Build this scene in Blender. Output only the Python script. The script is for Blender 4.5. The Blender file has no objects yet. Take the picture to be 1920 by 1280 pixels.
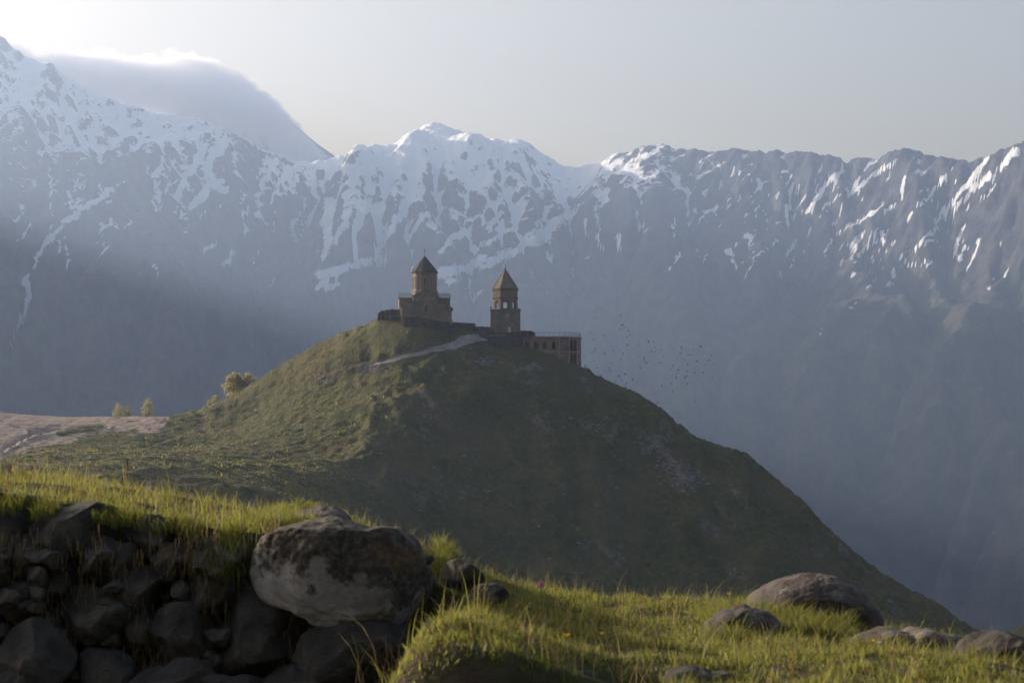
import bpy, bmesh, math, random
import numpy as np
from mathutils import Vector, Matrix

# ------------------------------------------------------------------ camera, sky, sun
sc = bpy.context.scene
C = sc.collection
F = 1920 * 70 / 36.0                 # focal length in photo pixels
PITCH = math.atan(220 / F)           # horizon sits at row 860 of the photo
CP, SP = math.cos(PITCH), math.sin(PITCH)

cam = bpy.data.cameras.new('camera')
camo = bpy.data.objects.new('camera', cam)
C.objects.link(camo)
camo.rotation_euler = (math.pi / 2 + PITCH, 0, 0)
cam.lens = 70
cam.sensor_width = 36
cam.clip_start = 0.1
cam.clip_end = 60000
cam.dof.use_dof = True
cam.dof.focus_distance = 500
cam.dof.aperture_fstop = 13
sc.camera = camo

SUN_AZ, SUN_EL = -60.0, 17.0         # azimuth from the view axis (left negative), elevation
world = bpy.data.worlds.new('World')
sc.world = world
world.use_nodes = True
wnt = world.node_tree
sky = wnt.nodes.new('ShaderNodeTexSky')
sky.sky_type = 'NISHITA'
sky.sun_disc = False
sky.sun_elevation = math.radians(SUN_EL)
sky.sun_rotation = math.radians(SUN_AZ)
sky.altitude = 500
sky.air_density = 1.6
sky.dust_density = 8.0
sky.ozone_density = 0.6
bg = wnt.nodes['Background']
tint = wnt.nodes.new('ShaderNodeMix')          # slightly rosier morning sky
tint.data_type = 'RGBA'
tint.blend_type = 'MULTIPLY'
tint.inputs[0].default_value = 1.0
tint.inputs[7].default_value = (1.08, 0.98, 0.97, 1)
wnt.links.new(sky.outputs[0], tint.inputs[6])
wnt.links.new(tint.outputs[2], bg.inputs[0])
bg.inputs[1].default_value = 0.092

sl = bpy.data.lights.new('sun', 'SUN')
sl.energy = 5.0
sl.angle = math.radians(0.5)
sl.color = (1.0, 0.85, 0.66)
suno = bpy.data.objects.new('sun', sl)
C.objects.link(suno)
az, el = math.radians(SUN_AZ), math.radians(SUN_EL)
SUN = Vector((math.sin(az) * math.cos(el), math.cos(az) * math.cos(el), math.sin(el)))
suno.rotation_euler = SUN.to_track_quat('Z', 'Y').to_euler()

vs = sc.view_settings
vs.view_transform = 'Standard'
vs.look = 'None'
vs.exposure = 1.1
vs.gamma = 1
sc.render.engine = 'CYCLES'
cy = sc.cycles
cy.max_bounces = 5
cy.diffuse_bounces = 3
cy.glossy_bounces = 2
cy.transmission_bounces = 3
cy.transparent_max_bounces = 8
cy.volume_bounces = 1
cy.volume_step_rate = 0.3
cy.volume_max_steps = 256
cy.use_denoising = True
cy.sample_clamp_indirect = 4.0

HAZE_DENSITY = 1.1e-4
HAZE_COLOR = (0.50, 0.665, 1.0)
HAZE_G = 0.62


# ------------------------------------------------------------------ helpers
def at(px, py, Y):
    u = (px - 960) / F
    v = (640 - py) / F
    k = Y / (CP - v * SP)
    return np.array([u * k, Y, (SP + v * CP) * k])


def project(x, y, z):
    d = y * CP + z * SP
    return 960 + F * x / d, 640 - F * (z * CP - y * SP) / d


def _hash(ix, iy, iz, seed):
    h = (ix.astype(np.int64) * 374761393 + iy.astype(np.int64) * 668265263
         + iz.astype(np.int64) * 2147483647 + seed * 144269504) & 0xFFFFFFFF
    h = ((h ^ (h >> 13)) * 1274126177) & 0xFFFFFFFF
    h = ((h ^ (h >> 16)) * 2246822519) & 0xFFFFFFFF
    return h ^ (h >> 15)


def pn2(x, y, seed=0):
    x = np.asarray(x, float); y = np.asarray(y, float)
    xi, yi = np.floor(x), np.floor(y)
    xf, yf = x - xi, y - yi
    u = xf * xf * xf * (xf * (xf * 6 - 15) + 10)
    v = yf * yf * yf * (yf * (yf * 6 - 15) + 10)
    z0 = np.zeros_like(xi)

    def g(dx, dy):
        a = _hash(xi + dx, yi + dy, z0, seed) / 4294967296.0 * 2 * np.pi
        return np.cos(a) * (xf - dx) + np.sin(a) * (yf - dy)
    n0 = g(0, 0) * (1 - u) + g(1, 0) * u
    n1 = g(0, 1) * (1 - u) + g(1, 1) * u
    return (n0 * (1 - v) + n1 * v) * 1.5


def fbm2(x, y, oct=4, seed=0, gain=0.5, lac=2.03):
    t = 0; a = 1.0
    for k in range(oct):
        t = t + a * pn2(x, y, seed + k * 17)
        x = x * lac + 13.7; y = y * lac - 7.1; a *= gain
    return t


def ridged2(x, y, oct=4, seed=0, gain=0.5, lac=2.05):
    t = 0; a = 1.0; w = 1.0
    for k in range(oct):
        n = (1 - np.abs(pn2(x, y, seed + k * 31))) ** 2
        t = t + a * n * w
        w = np.clip(n * 1.4, 0, 1)
        x = x * lac + 3.1; y = y * lac + 9.2; a *= gain
    return t


def pn3(p, seed=0):
    x, y, z = p[:, 0], p[:, 1], p[:, 2]
    xi, yi, zi = np.floor(x), np.floor(y), np.floor(z)
    xf, yf, zf = x - xi, y - yi, z - zi
    s = lambda t: t * t * t * (t * (t * 6 - 15) + 10)
    u, v, w = s(xf), s(yf), s(zf)
    tot = 0
    for dx in (0, 1):
        for dy in (0, 1):
            for dz in (0, 1):
                h = _hash(xi + dx, yi + dy, zi + dz, seed) / 4294967296.0 * 2 - 1
                tot = tot + h * (u if dx else 1 - u) * (v if dy else 1 - v) * (w if dz else 1 - w)
    return tot


def fbm3(p, oct=4, seed=0, gain=0.5):
    t = 0; a = 1.0
    for k in range(oct):
        t = t + a * pn3(p, seed + 19 * k); p = p * 2.03 + 5.3; a *= gain
    return t


def sstep(a, b, x):
    t = np.clip((np.asarray(x, float) - a) / (b - a), 0, 1)
    return t * t * (3 - 2 * t)


def link(name, me, mats=(), parent=None):
    o = bpy.data.objects.new(name, me)
    C.objects.link(o)
    for m in (mats if isinstance(mats, (list, tuple)) else [mats]):
        me.materials.append(m)
    if parent is not None:
        o.parent = parent
    return o


def tag(o, label=None, cat=None, group=None, kind=None):
    if label: o['label'] = label
    if cat: o['category'] = cat
    if group: o['group'] = group
    if kind: o['kind'] = kind
    return o


def empty(name, loc, rz=0.0):
    o = bpy.data.objects.new(name, None)
    o.empty_display_size = 0.2
    C.objects.link(o)
    o.location = loc
    o.rotation_euler = (0, 0, rz)
    return o


def np_mesh(name, V, Fc, smooth=True):
    """V (n,3); Fc (m,k) all faces the same size."""
    me = bpy.data.meshes.new(name)
    V = np.asarray(V, np.float32); Fc = np.asarray(Fc, np.int32)
    m, k = Fc.shape
    me.vertices.add(len(V)); me.vertices.foreach_set('co', V.ravel())
    me.loops.add(m * k); me.loops.foreach_set('vertex_index', Fc.ravel())
    me.polygons.add(m)
    me.polygons.foreach_set('loop_start', np.arange(0, m * k, k, dtype=np.int32))
    me.polygons.foreach_set('loop_total', np.full(m, k, np.int32))
    me.polygons.foreach_set('use_smooth', np.full(m, smooth, bool))
    me.update(calc_edges=True)
    return me


def set_attr(me, name, vals):
    a = me.attributes.new(name, 'FLOAT', 'POINT')
    a.data.foreach_set('value', np.asarray(vals, np.float32).ravel())


def grid_faces(ny, nx):
    i = np.arange(ny * nx).reshape(ny, nx)
    return np.stack([i[:-1, :-1], i[:-1, 1:], i[1:, 1:], i[1:, :-1]], -1).reshape(-1, 4)


class MB:
    """collects simple solids; build() links them as ONE mesh"""
    def __init__(s):
        s.v = []; s.f = []

    def add(s, v, f):
        n = len(s.v)
        s.v += [tuple(map(float, p)) for p in v]
        s.f += [tuple(n + i for i in q) for q in f]

    def prism(s, poly, z0, z1, M=None):
        """poly in xy, counter-clockwise, extruded z0..z1; M maps to final coords"""
        n = len(poly)
        v = [(x, y, z0) for x, y in poly] + [(x, y, z1) for x, y in poly]
        if M is not None:
            v = [tuple(M @ Vector(p)) for p in v]
        f = [tuple(range(n - 1, -1, -1)), tuple(range(n, 2 * n))]
        f += [(i, (i + 1) % n, n + (i + 1) % n, n + i) for i in range(n)]
        s.add(v, f)

    def box(s, x0, x1, y0, y1, z0, z1, M=None):
        s.prism([(x0, y0), (x1, y0), (x1, y1), (x0, y1)], z0, z1, M)

    def ngon(s, n, r0, r1, z0, z1, rot=0.0, c=(0, 0)):
        v = []
        for r, z in ((r0, z0), (r1, z1)):
            for i in range(n):
                a = rot + 2 * math.pi * i / n
                v.append((c[0] + r * math.cos(a), c[1] + r * math.sin(a), z))
        f = [tuple(range(n - 1, -1, -1)), tuple(range(n, 2 * n))]
        f += [(i, (i + 1) % n, n + (i + 1) % n, n + i) for i in range(n)]
        s.add(v, f)

    def tube(s, p0, p1, r0, r1=None, n=6):
        r1 = r0 if r1 is None else r1
        p0, p1 = Vector(p0), Vector(p1)
        d = (p1 - p0).normalized()
        a = d.orthogonal().normalized(); b = d.cross(a)
        v = []
        for p, r in ((p0, r0), (p1, r1)):
            for i in range(n):
                t = 2 * math.pi * i / n
                v.append(p + (a * math.cos(t) + b * math.sin(t)) * r)
        f = [tuple(range(n - 1, -1, -1)), tuple(range(n, 2 * n))]
        f += [(i, (i + 1) % n, n + (i + 1) % n, n + i) for i in range(n)]
        s.add(v, f)

    def panel(s, p0, p1, z0, z1, th, openings=()):
        """wall from plan point p0 to p1, thickness th to the left of travel; openings (centre, width, zsill, ztop, arched)"""
        p0 = Vector((p0[0], p0[1], 0)); p1 = Vector((p1[0], p1[1], 0))
        L = (p1 - p0).length
        t = (p1 - p0).normalized()
        nrm = Vector((-t.y, t.x, 0))
        # local x along wall, local y up, extrusion = thickness
        M = Matrix((( t.x, 0, nrm.x, p0.x), (t.y, 0, nrm.y, p0.y), (0, 1, 0, 0), (0, 0, 0, 1)))
        cur = 0.0
        for (c, w, zs, zt, arch) in sorted(openings):
            a, b = c - w / 2, c + w / 2
            if a > cur + 1e-4:
                s.prism([(cur, z0), (a, z0), (a, z1), (cur, z1)], 0, th, M)
            if zs > z0 + 1e-3:
                s.prism([(a, z0), (b, z0), (b, zs), (a, zs)], 0, th, M)
            if arch:
                sp = zt - w / 2
                top = [(c + w / 2 * math.cos(k * math.pi / 10), sp + w / 2 * math.sin(k * math.pi / 10)) for k in range(11)]
                # from the right springer over the arch to the left springer
                for k in range(10):
                    (xa, ya), (xb, yb) = top[k], top[k + 1]
                    s.prism([(xb, yb), (xa, ya), (xa, z1), (xb, z1)], 0, th, M)
            elif zt < z1 - 1e-3:
                s.prism([(a, zt), (b, zt), (b, z1), (a, z1)], 0, th, M)
            cur = b
        if cur < L - 1e-4:
            s.prism([(cur, z0), (L, z0), (L, z1), (cur, z1)], 0, th, M)

    def build(s, name, mat, parent=None, smooth=False):
        me = bpy.data.meshes.new(name)
        me.from_pydata(s.v, [], s.f)
        me.update()
        if smooth:
            for p in me.polygons: p.use_smooth = True
        return link(name, me, mat, parent)


# ------------------------------------------------------------------ materials
class NT:
    def __init__(s, name):
        s.m = bpy.data.materials.new(name); s.m.use_nodes = True
        s.t = s.m.node_tree; s.t.nodes.clear()
        s.out = s.n('ShaderNodeOutputMaterial')

    def n(s, typ, **kw):
        nd = s.t.nodes.new(typ)
        for k, v in kw.items():
            if k.startswith('_'): setattr(nd, k[1:], v)
            else:
                key = int(k[1:]) if k[0] == 'i' and k[1:].isdigit() else k.replace('__', ' ')
                if hasattr(v, 'is_output'): s.t.links.new(v, nd.inputs[key])
                else: nd.inputs[key].default_value = v
        return nd

    def coord(s):
        return s.n('ShaderNodeTexCoord').outputs['Object']

    def noise(s, scale, detail=4, rough=0.55, vec=None, dist=0.0):
        nd = s.n('ShaderNodeTexNoise', Scale=scale, Detail=detail, Roughness=rough, Distortion=dist)
        s.t.links.new(vec if vec is not None else s.coord(), nd.inputs['Vector'])
        return nd.outputs['Fac']

    def scaled(s, sc3, vec=None):
        mp = s.n('ShaderNodeMapping', Scale=sc3)
        s.t.links.new(vec if vec is not None else s.coord(), mp.inputs['Vector'])
        return mp.outputs[0]

    def math(s, op, a, b=0.0, clamp=False):
        nd = s.n('ShaderNodeMath', _operation=op, i0=a, i1=b)
        nd.use_clamp = clamp
        return nd.outputs[0]

    def ramp(s, fac, lo, hi, a=0.0, b=1.0):
        nd = s.n('ShaderNodeMapRange', _interpolation_type='SMOOTHSTEP')
        s.t.links.new(fac, nd.inputs[0])
        for i, v in zip((1, 2, 3, 4), (lo, hi, a, b)): nd.inputs[i].default_value = v
        return nd.outputs[0]

    def ramp_lin(s, fac, lo, hi):
        nd = s.n('ShaderNodeMapRange')
        s.t.links.new(fac, nd.inputs[0])
        for i, v in zip((1, 2, 3, 4), (lo, hi, 0, 1)): nd.inputs[i].default_value = v
        return nd.outputs[0]

    def mix(s, fac, a, b):
        nd = s.n('ShaderNodeMix', _data_type='RGBA')
        for idx, v in ((0, fac), (6, a), (7, b)):
            if hasattr(v, 'is_output'): s.t.links.new(v, nd.inputs[idx])
            elif idx == 0: nd.inputs[0].default_value = v
            else: nd.inputs[idx].default_value = (*v, 1)
        return nd.outputs[2]

    def attr(s, name):
        return s.n('ShaderNodeAttribute', _attribute_name=name).outputs['Fac']

    def bump(s, h, strength, dist):
        return s.n('ShaderNodeBump', Strength=strength, Distance=dist, Height=h).outputs[0]

    def finish(s, col, rough=0.9, normal=None, spec=0.2, metal=0.0):
        b = s.n('ShaderNodeBsdfPrincipled', Roughness=rough, Metallic=metal)
        b.inputs['Specular IOR Level'].default_value = spec
        if hasattr(col, 'is_output'): s.t.links.new(col, b.inputs['Base Color'])
        else: b.inputs['Base Color'].default_value = (*col, 1)
        if normal is not None: s.t.links.new(normal, b.inputs['Normal'])
        s.t.links.new(b.outputs[0], s.out.inputs[0])
        return s.m


def stone_mat(name, c1, c2, scale, bump_d, lichen=None, brick=None):
    k = NT(name)
    n1 = k.noise(scale, 6, 0.6)
    col = k.mix(k.ramp(n1, 0.35, 0.68), c1, c2)
    h = k.noise(scale * 4, 6, 0.65)
    col = k.mix(k.ramp(h, 0.45, 0.75, 0, 0.5), col, tuple(x * 0.45 for x in c1))
    if lichen:
        col = k.mix(k.ramp(k.noise(scale * 0.6, 5, 0.7), 0.56, 0.66, 0, 0.85), col, lichen)
    if brick:
        v = k.n('ShaderNodeTexVoronoi', Scale=1.0)
        k.t.links.new(k.scaled(brick), v.inputs['Vector'])
        bw = k.n('ShaderNodeRGBToBW'); k.t.links.new(v.outputs['Color'], bw.inputs[0])
        col = k.mix(k.math('MULTIPLY', bw.outputs[0], 0.55), col, tuple(x * 0.5 for x in c1))
    return k.finish(col, 0.92, k.bump(h, 0.7, bump_d), 0.15)


def foliage_mat(name, c1, c2, trans, scale=3.0, tf=0.45):
    k = NT(name)
    r = k.noise(scale, 3, 0.6)
    rnd = k.attr('tint')
    fac = k.math('ADD', k.math('MULTIPLY', r, 0.7), k.math('MULTIPLY', rnd, 0.5))
    col = k.mix(k.ramp(fac, 0.25, 0.85), c1, c2)
    d = k.n('ShaderNodeBsdfPrincipled', Roughness=0.55)
    d.inputs['Specular IOR Level'].default_value = 0.3
    k.t.links.new(col, d.inputs['Base Color'])
    tcol = k.mix(rnd, tuple(x * 1.15 for x in trans), (trans[0] * 0.62, trans[1] * 0.5, trans[2] * 0.5))
    t = k.n('ShaderNodeBsdfTranslucent'); k.t.links.new(tcol, t.inputs[0])
    mx = k.n('ShaderNodeMixShader', i0=tf)
    k.t.links.new(d.outputs[0], mx.inputs[1]); k.t.links.new(t.outputs[0], mx.inputs[2])
    k.t.links.new(mx.outputs[0], k.out.inputs[0])
    return k.m


def plain(name, col, rough=0.7, metal=0.0):
    k = NT(name)
    n = k.noise(8.0, 4)
    return k.finish(k.mix(k.ramp(n, 0.3, 0.7), col, tuple(x * 0.7 for x in col)), rough, None, 0.3, metal)


def mountain_mat():
    k = NT('mountain_face')
    co = k.coord()
    big = k.noise(0.004, 5, 0.6, co)
    mid = k.noise(0.02, 6, 0.65, co)
    fine = k.noise(0.09, 4, 0.7, co)
    sn = k.attr('snow')
    rock = k.mix(k.ramp(mid, 0.35, 0.65), (0.028, 0.030, 0.035), (0.082, 0.082, 0.088))
    grass = k.mix(k.ramp(mid, 0.35, 0.65), (0.028, 0.032, 0.020), (0.075, 0.068, 0.042))
    base = k.mix(k.attr('green'), rock, grass)
    vf = k.noise(0.28, 3, 0.7, co)
    m = k.math('ADD', sn, k.math('MULTIPLY', k.math('SUBTRACT', fine, 0.5), 0.75))
    m = k.math('ADD', m, k.math('MULTIPLY', k.math('SUBTRACT', mid, 0.5), 0.55))
    m = k.math('ADD', m, k.math('MULTIPLY', k.math('SUBTRACT', vf, 0.5), 0.45))
    f = k.ramp(m, 0.48, 0.53)
    col = k.mix(f, base, (0.68, 0.71, 0.76))
    h = k.math('MULTIPLY', k.math('ADD', mid, k.math('MULTIPLY', fine, 0.4)), k.math('SUBTRACT', 1.0, k.math('MULTIPLY', f, 0.8)))
    return k.finish(col, 0.9, k.bump(h, 0.8, 14.0), 0.1)


def hill_mat():
    k = NT('hill_turf')
    co = k.coord()
    a = k.noise(0.06, 5, 0.6, co)
    b = k.noise(0.5, 5, 0.65, co)
    c = k.noise(2.2, 4, 0.7, co)
    g = k.mix(k.ramp(b, 0.32, 0.68), (0.036, 0.044, 0.017), (0.076, 0.076, 0.030))
    g = k.mix(k.ramp(a, 0.4, 0.65, 0, 0.6), g, (0.10, 0.082, 0.045))
    g = k.mix(k.ramp(c, 0.5, 0.8, 0, 0.6), g, (0.05, 0.05, 0.028))
    rock = k.mix(k.ramp(b, 0.35, 0.65), (0.085, 0.078, 0.070), (0.17, 0.155, 0.135))
    rm = k.math('ADD', k.attr('rock'), k.math('MULTIPLY', k.math('SUBTRACT', c, 0.5), 0.9))
    col = k.mix(k.ramp(rm, 0.45, 0.62), g, rock)
    dirt = k.mix(k.ramp(b, 0.35, 0.65), (0.20, 0.16, 0.135), (0.30, 0.245, 0.21))
    dm = k.math('ADD', k.attr('dirt'), k.math('MULTIPLY', k.math('SUBTRACT', b, 0.5), 0.7))
    col = k.mix(k.ramp(dm, 0.42, 0.6), col, dirt)
    h = k.math('ADD', b, k.math('MULTIPLY', c, 0.5))
    return k.finish(col, 0.95, k.bump(h, 1.0, 0.5), 0.1)


M = {}
M['mountain'] = mountain_mat()
M['hill'] = hill_mat()
M['church_stone'] = stone_mat('church_stone', (0.24, 0.19, 0.15), (0.33, 0.265, 0.215), 0.5, 0.12, None, (1.3, 1.3, 2.2))
M['tower_stone'] = stone_mat('tower_stone', (0.20, 0.165, 0.125), (0.31, 0.255, 0.19), 0.5, 0.12, None, (1.3, 1.3, 2.2))
M['red_stone'] = stone_mat('red_stone', (0.25, 0.17, 0.14), (0.33, 0.235, 0.195), 0.6, 0.06, None, (1.4, 1.4, 2.4))
M['trim_stone'] = stone_mat('trim_stone', (0.30, 0.24, 0.20), (0.38, 0.31, 0.26), 0.7, 0.05)
M['dark_roof'] = stone_mat('dark_roof', (0.045, 0.046, 0.05), (0.08, 0.08, 0.085), 0.8, 0.04)
M['slab_roof'] = stone_mat('slab_roof', (0.13, 0.115, 0.095), (0.20, 0.18, 0.15), 0.7, 0.06)
M['metal_roof'] = plain('metal_roof', (0.20, 0.25, 0.26), 0.4, 0.3)
M['rubble'] = stone_mat('rubble', (0.075, 0.065, 0.055), (0.15, 0.13, 0.11), 0.9, 0.25, None, (1.6, 1.6, 2.4))
M['iron'] = plain('iron', (0.03, 0.03, 0.032), 0.5, 0.6)
M['pale_metal'] = plain('pale_metal', (0.45, 0.47, 0.5), 0.4, 0.4)
M['rail_metal'] = plain('rail_metal', (0.11, 0.115, 0.12), 0.5, 0.3)
M['dark_glass'] = plain('dark_glass', (0.05, 0.045, 0.042), 0.3)
M['wood'] = plain('wood', (0.09, 0.06, 0.04), 0.7)
M['pale_door'] = plain('pale_door', (0.62, 0.56, 0.45), 0.6)
M['black_feather'] = plain('black_feather', (0.012, 0.012, 0.014), 0.6)
M['bark'] = stone_mat('bark', (0.10, 0.08, 0.06), (0.17, 0.14, 0.11), 6.0, 0.03)
M['boulder'] = stone_mat('boulder', (0.20, 0.19, 0.175), (0.34, 0.325, 0.30), 5.0, 0.012)
M['dome_rock'] = stone_mat('dome_rock', (0.065, 0.056, 0.051), (0.135, 0.118, 0.108), 9.0, 0.025, (0.21, 0.19, 0.165))
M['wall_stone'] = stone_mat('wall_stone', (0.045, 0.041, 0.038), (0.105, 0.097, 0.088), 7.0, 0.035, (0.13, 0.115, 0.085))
M['grass'] = foliage_mat('grass', (0.032, 0.052, 0.013), (0.095, 0.10, 0.034), (0.31, 0.34, 0.07), 6.0, 0.45)
M['dry_grass'] = foliage_mat('dry_grass', (0.16, 0.12, 0.06), (0.26, 0.20, 0.10), (0.45, 0.33, 0.16), 2.0, 0.35)
M['hill_grass'] = foliage_mat('hill_grass', (0.036, 0.046, 0.015), (0.072, 0.072, 0.027), (0.30, 0.30, 0.065), 0.1, 0.45)
M['spring_leaf'] = foliage_mat('spring_leaf', (0.15, 0.15, 0.055), (0.22, 0.21, 0.085), (0.46, 0.43, 0.17), 0.6, 0.5)
M['yellow_petal'] = foliage_mat('yellow_petal', (0.75, 0.52, 0.02), (0.8, 0.6, 0.04), (0.85, 0.65, 0.05), 3.0, 0.4)
M['pink_petal'] = foliage_mat('pink_petal', (0.55, 0.30, 0.45), (0.6, 0.4, 0.5), (0.7, 0.45, 0.6), 3.0, 0.4)
M['white_petal'] = foliage_mat('white_petal', (0.75, 0.74, 0.7), (0.8, 0.8, 0.75), (0.8, 0.8, 0.75), 3.0, 0.4)


def soil_mat():
    k = NT('soil')
    a = k.noise(3.0, 5); b = k.noise(22.0, 5, 0.65)
    col = k.mix(k.ramp(a, 0.4, 0.6), (0.055, 0.042, 0.028), (0.05, 0.058, 0.02))
    col = k.mix(k.ramp(b, 0.45, 0.75, 0, 0.7), col, (0.03, 0.025, 0.018))
    return k.finish(col, 0.95, k.bump(b, 0.8, 0.02), 0.1)


def road_mat():
    k = NT('road_gravel')
    a = k.noise(0.5, 5); b = k.noise(4.0, 5, 0.65)
    col = k.mix(k.ramp(a, 0.35, 0.65), (0.17, 0.165, 0.16), (0.24, 0.23, 0.22))
    col = k.mix(k.ramp(b, 0.5, 0.75, 0, 0.5), col, (0.12, 0.115, 0.11))
    return k.finish(col, 0.9, k.bump(b, 0.4, 0.05), 0.2)


def big_boulder_mat():
    """pale grey face below, dark lichen crust over the upper part, rusty streaks"""
    k = NT('lichen_boulder')
    co = k.coord()
    sep = k.n('ShaderNodeSeparateXYZ'); k.t.links.new(co, sep.inputs[0])
    n1 = k.noise(9.0, 7, 0.65, co); n2 = k.noise(40.0, 5, 0.7, co); n3 = k.noise(3.0, 4, 0.6, co)
    base = k.mix(k.ramp(n1, 0.35, 0.65), (0.26, 0.245, 0.23), (0.39, 0.37, 0.345))
    line = k.math('ADD', k.math('MULTIPLY', sep.outputs[2], 3.0), k.math('MULTIPLY', k.math('SUBTRACT', n1, 0.5), 2.2))
    line = k.math('ADD', line, k.math('MULTIPLY', sep.outputs[0], 0.9))
    crust = k.ramp(line, -0.20, 0.06)
    dk = k.mix(k.ramp(n2, 0.42, 0.62), (0.03, 0.027, 0.024), (0.11, 0.098, 0.08))
    col = k.mix(k.math('MULTIPLY', crust, 0.93), base, dk)
    rust = k.math('MULTIPLY', k.ramp(n3, 0.55, 0.68), k.ramp(sep.outputs[0], 0.02, 0.2))
    col = k.mix(k.math('MULTIPLY', rust, 0.6), col, (0.17, 0.095, 0.03))
    h = k.math('ADD', n1, k.math('MULTIPLY', n2, 0.4))
    return k.finish(col, 0.92, k.bump(h, 0.8, 0.02), 0.15)


M['soil'] = soil_mat(); M['road'] = road_mat(); M['big_boulder'] = big_boulder_mat()

# ------------------------------------------------------------------ mountains
SKYLINE = [(-1300, -60, 6000), (-900, -120, 6100), (-500, -60, 6200), (-250, 10, 6300), (-120, 62, 6350), (-60, 50, 6350), (-20, 74, 6350),
 (5, 67, 6350), (15, 81, 6350), (29, 92, 6350), (49, 107, 6350), (69, 114, 6350), (96, 118, 6350), (111, 134, 6350), (141, 155, 6380),
 (175, 175, 6400), (202, 183, 6400), (232, 193, 6400), (255, 201, 6400), (275, 210, 6420), (300, 212, 6420), (343, 218, 6430), (369, 221, 6430),
 (406, 236, 6430), (427, 246, 6440), (460, 262, 6480), (497, 284, 6550), (540, 298, 6600), (580, 304, 6650), (612, 300, 6700), (640, 291, 6720),
 (656, 285, 6720), (680, 274, 6750), (702, 271, 6780), (723, 274, 6800), (751, 264, 6850), (758, 255, 6850), (780, 244, 6900), (801, 233, 6920),
 (813, 229, 6920), (829, 234, 6920), (857, 244, 6920), (879, 252, 6920), (907, 256, 6900), (932, 260, 6880), (944, 265, 6880), (953, 262, 6880),
 (967, 259, 6880), (985, 265, 6860), (1006, 281, 6850), (1031, 297, 6850), (1056, 311, 6850), (1091, 313, 6820), (1112, 305, 6800), (1134, 303, 6750),
 (1147, 291, 6650), (1164, 284, 6600), (1177, 285, 6550), (1211, 272, 6450), (1228, 272, 6400), (1239, 269, 6400), (1266, 279, 6350), (1305, 280, 6300),
 (1343, 286, 6250), (1378, 278, 6200), (1412, 283, 6150), (1425, 281, 6150), (1446, 287, 6100), (1452, 282, 6100), (1480, 288, 6080), (1495, 283, 6050),
 (1523, 285, 6000), (1538, 292, 6000), (1548, 289, 6000), (1570, 295, 5950), (1587, 305, 5950), (1604, 297, 5900), (1625, 295, 5880), (1647, 299, 5850),
 (1668, 285, 5800), (1694, 277, 5750), (1706, 279, 5720), (1736, 290, 5700), (1758, 293, 5650), (1783, 297, 5600), (1826, 302, 5550), (1852, 292, 5500),
 (1877, 282, 5450), (1903, 271, 5400), (1920, 266, 5400), (1990, 235, 5300), (2150, 190, 5100), (2400, 120, 4800)]

_sk = np.array([at(a, b, c) for a, b, c in SKYLINE])
_skpx = np.array([s[0] for s in SKYLINE], float); _skpy = np.array([s[1] for s in SKYLINE], float)


def bilerp(Z, fx, fy):
    ny, nx = Z.shape
    fx = np.clip(fx, 0, nx - 1.001); fy = np.clip(fy, 0, ny - 1.001)
    ix = fx.astype(int); iy = fy.astype(int); u = fx - ix; v = fy - iy
    return (Z[iy, ix] * (1 - u) * (1 - v) + Z[iy, ix + 1] * u * (1 - v) + Z[iy + 1, ix] * (1 - u) * v + Z[iy + 1, ix + 1] * u * v)


def smooth(Z, n=1):
    for _ in range(n):
        P = np.pad(Z, 1, mode='edge')
        Z = (P[:-2, 1:-1] + P[2:, 1:-1] + P[1:-1, :-2] + P[1:-1, 2:] + 4 * Z) / 8
    return Z


def erode(Z, dx, iters, K, fixed):
    """implicit stream-power erosion on a grid; returns heights and drainage area"""
    ny, nx = Z.shape
    N = ny * nx
    idx = np.arange(N).reshape(ny, nx)
    offs = [(-1, -1), (-1, 0), (-1, 1), (0, -1), (0, 1), (1, -1), (1, 0), (1, 1)]
    A = None
    for it in range(iters):
        best = np.zeros((ny, nx)); rec = idx.copy(); rl = np.full((ny, nx), dx)
        for (dy, dxx) in offs:
            L = dx * math.hypot(dy, dxx)
            S = np.full((ny, nx), -1.0)
            ys = slice(max(0, -dy), ny - max(0, dy)); xs = slice(max(0, -dxx), nx - max(0, dxx))
            yt = slice(max(0, dy), ny - max(0, -dy)); xt = slice(max(0, dxx), nx - max(0, -dxx))
            S[ys, xs] = (Z[ys, xs] - Z[yt, xt]) / L
            R = idx.copy(); R[ys, xs] = idx[yt, xt]
            m = S > best
            best[m] = S[m]; rec[m] = R[m]; rl[m] = L
        rec[fixed] = idx[fixed]
        z = Z.ravel()
        order = np.argsort(-z).tolist()
        r = rec.ravel().tolist()
        a = [dx * dx] * N
        for i in order:
            j = r[i]
            if j != i: a[j] += a[i]
        A = np.array(a)
        f = (K * np.sqrt(A) / rl.ravel()).tolist()
        zl = z.tolist()
        for i in reversed(order):
            j = r[i]
            if j != i:
                k = f[i]
                zn = (zl[i] + k * zl[j]) / (1 + k)
                if zn < zl[i]: zl[i] = zn
        Z = np.array(zl).reshape(ny, nx)
        # hillslope creep
        P = np.pad(Z, 1, mode='edge')
        lap = (P[:-2, 1:-1] + P[2:, 1:-1] + P[1:-1, :-2] + P[1:-1, 2:] - 4 * Z)
        Z = Z + 0.04 * lap
    return Z, A.reshape(ny, nx)


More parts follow.
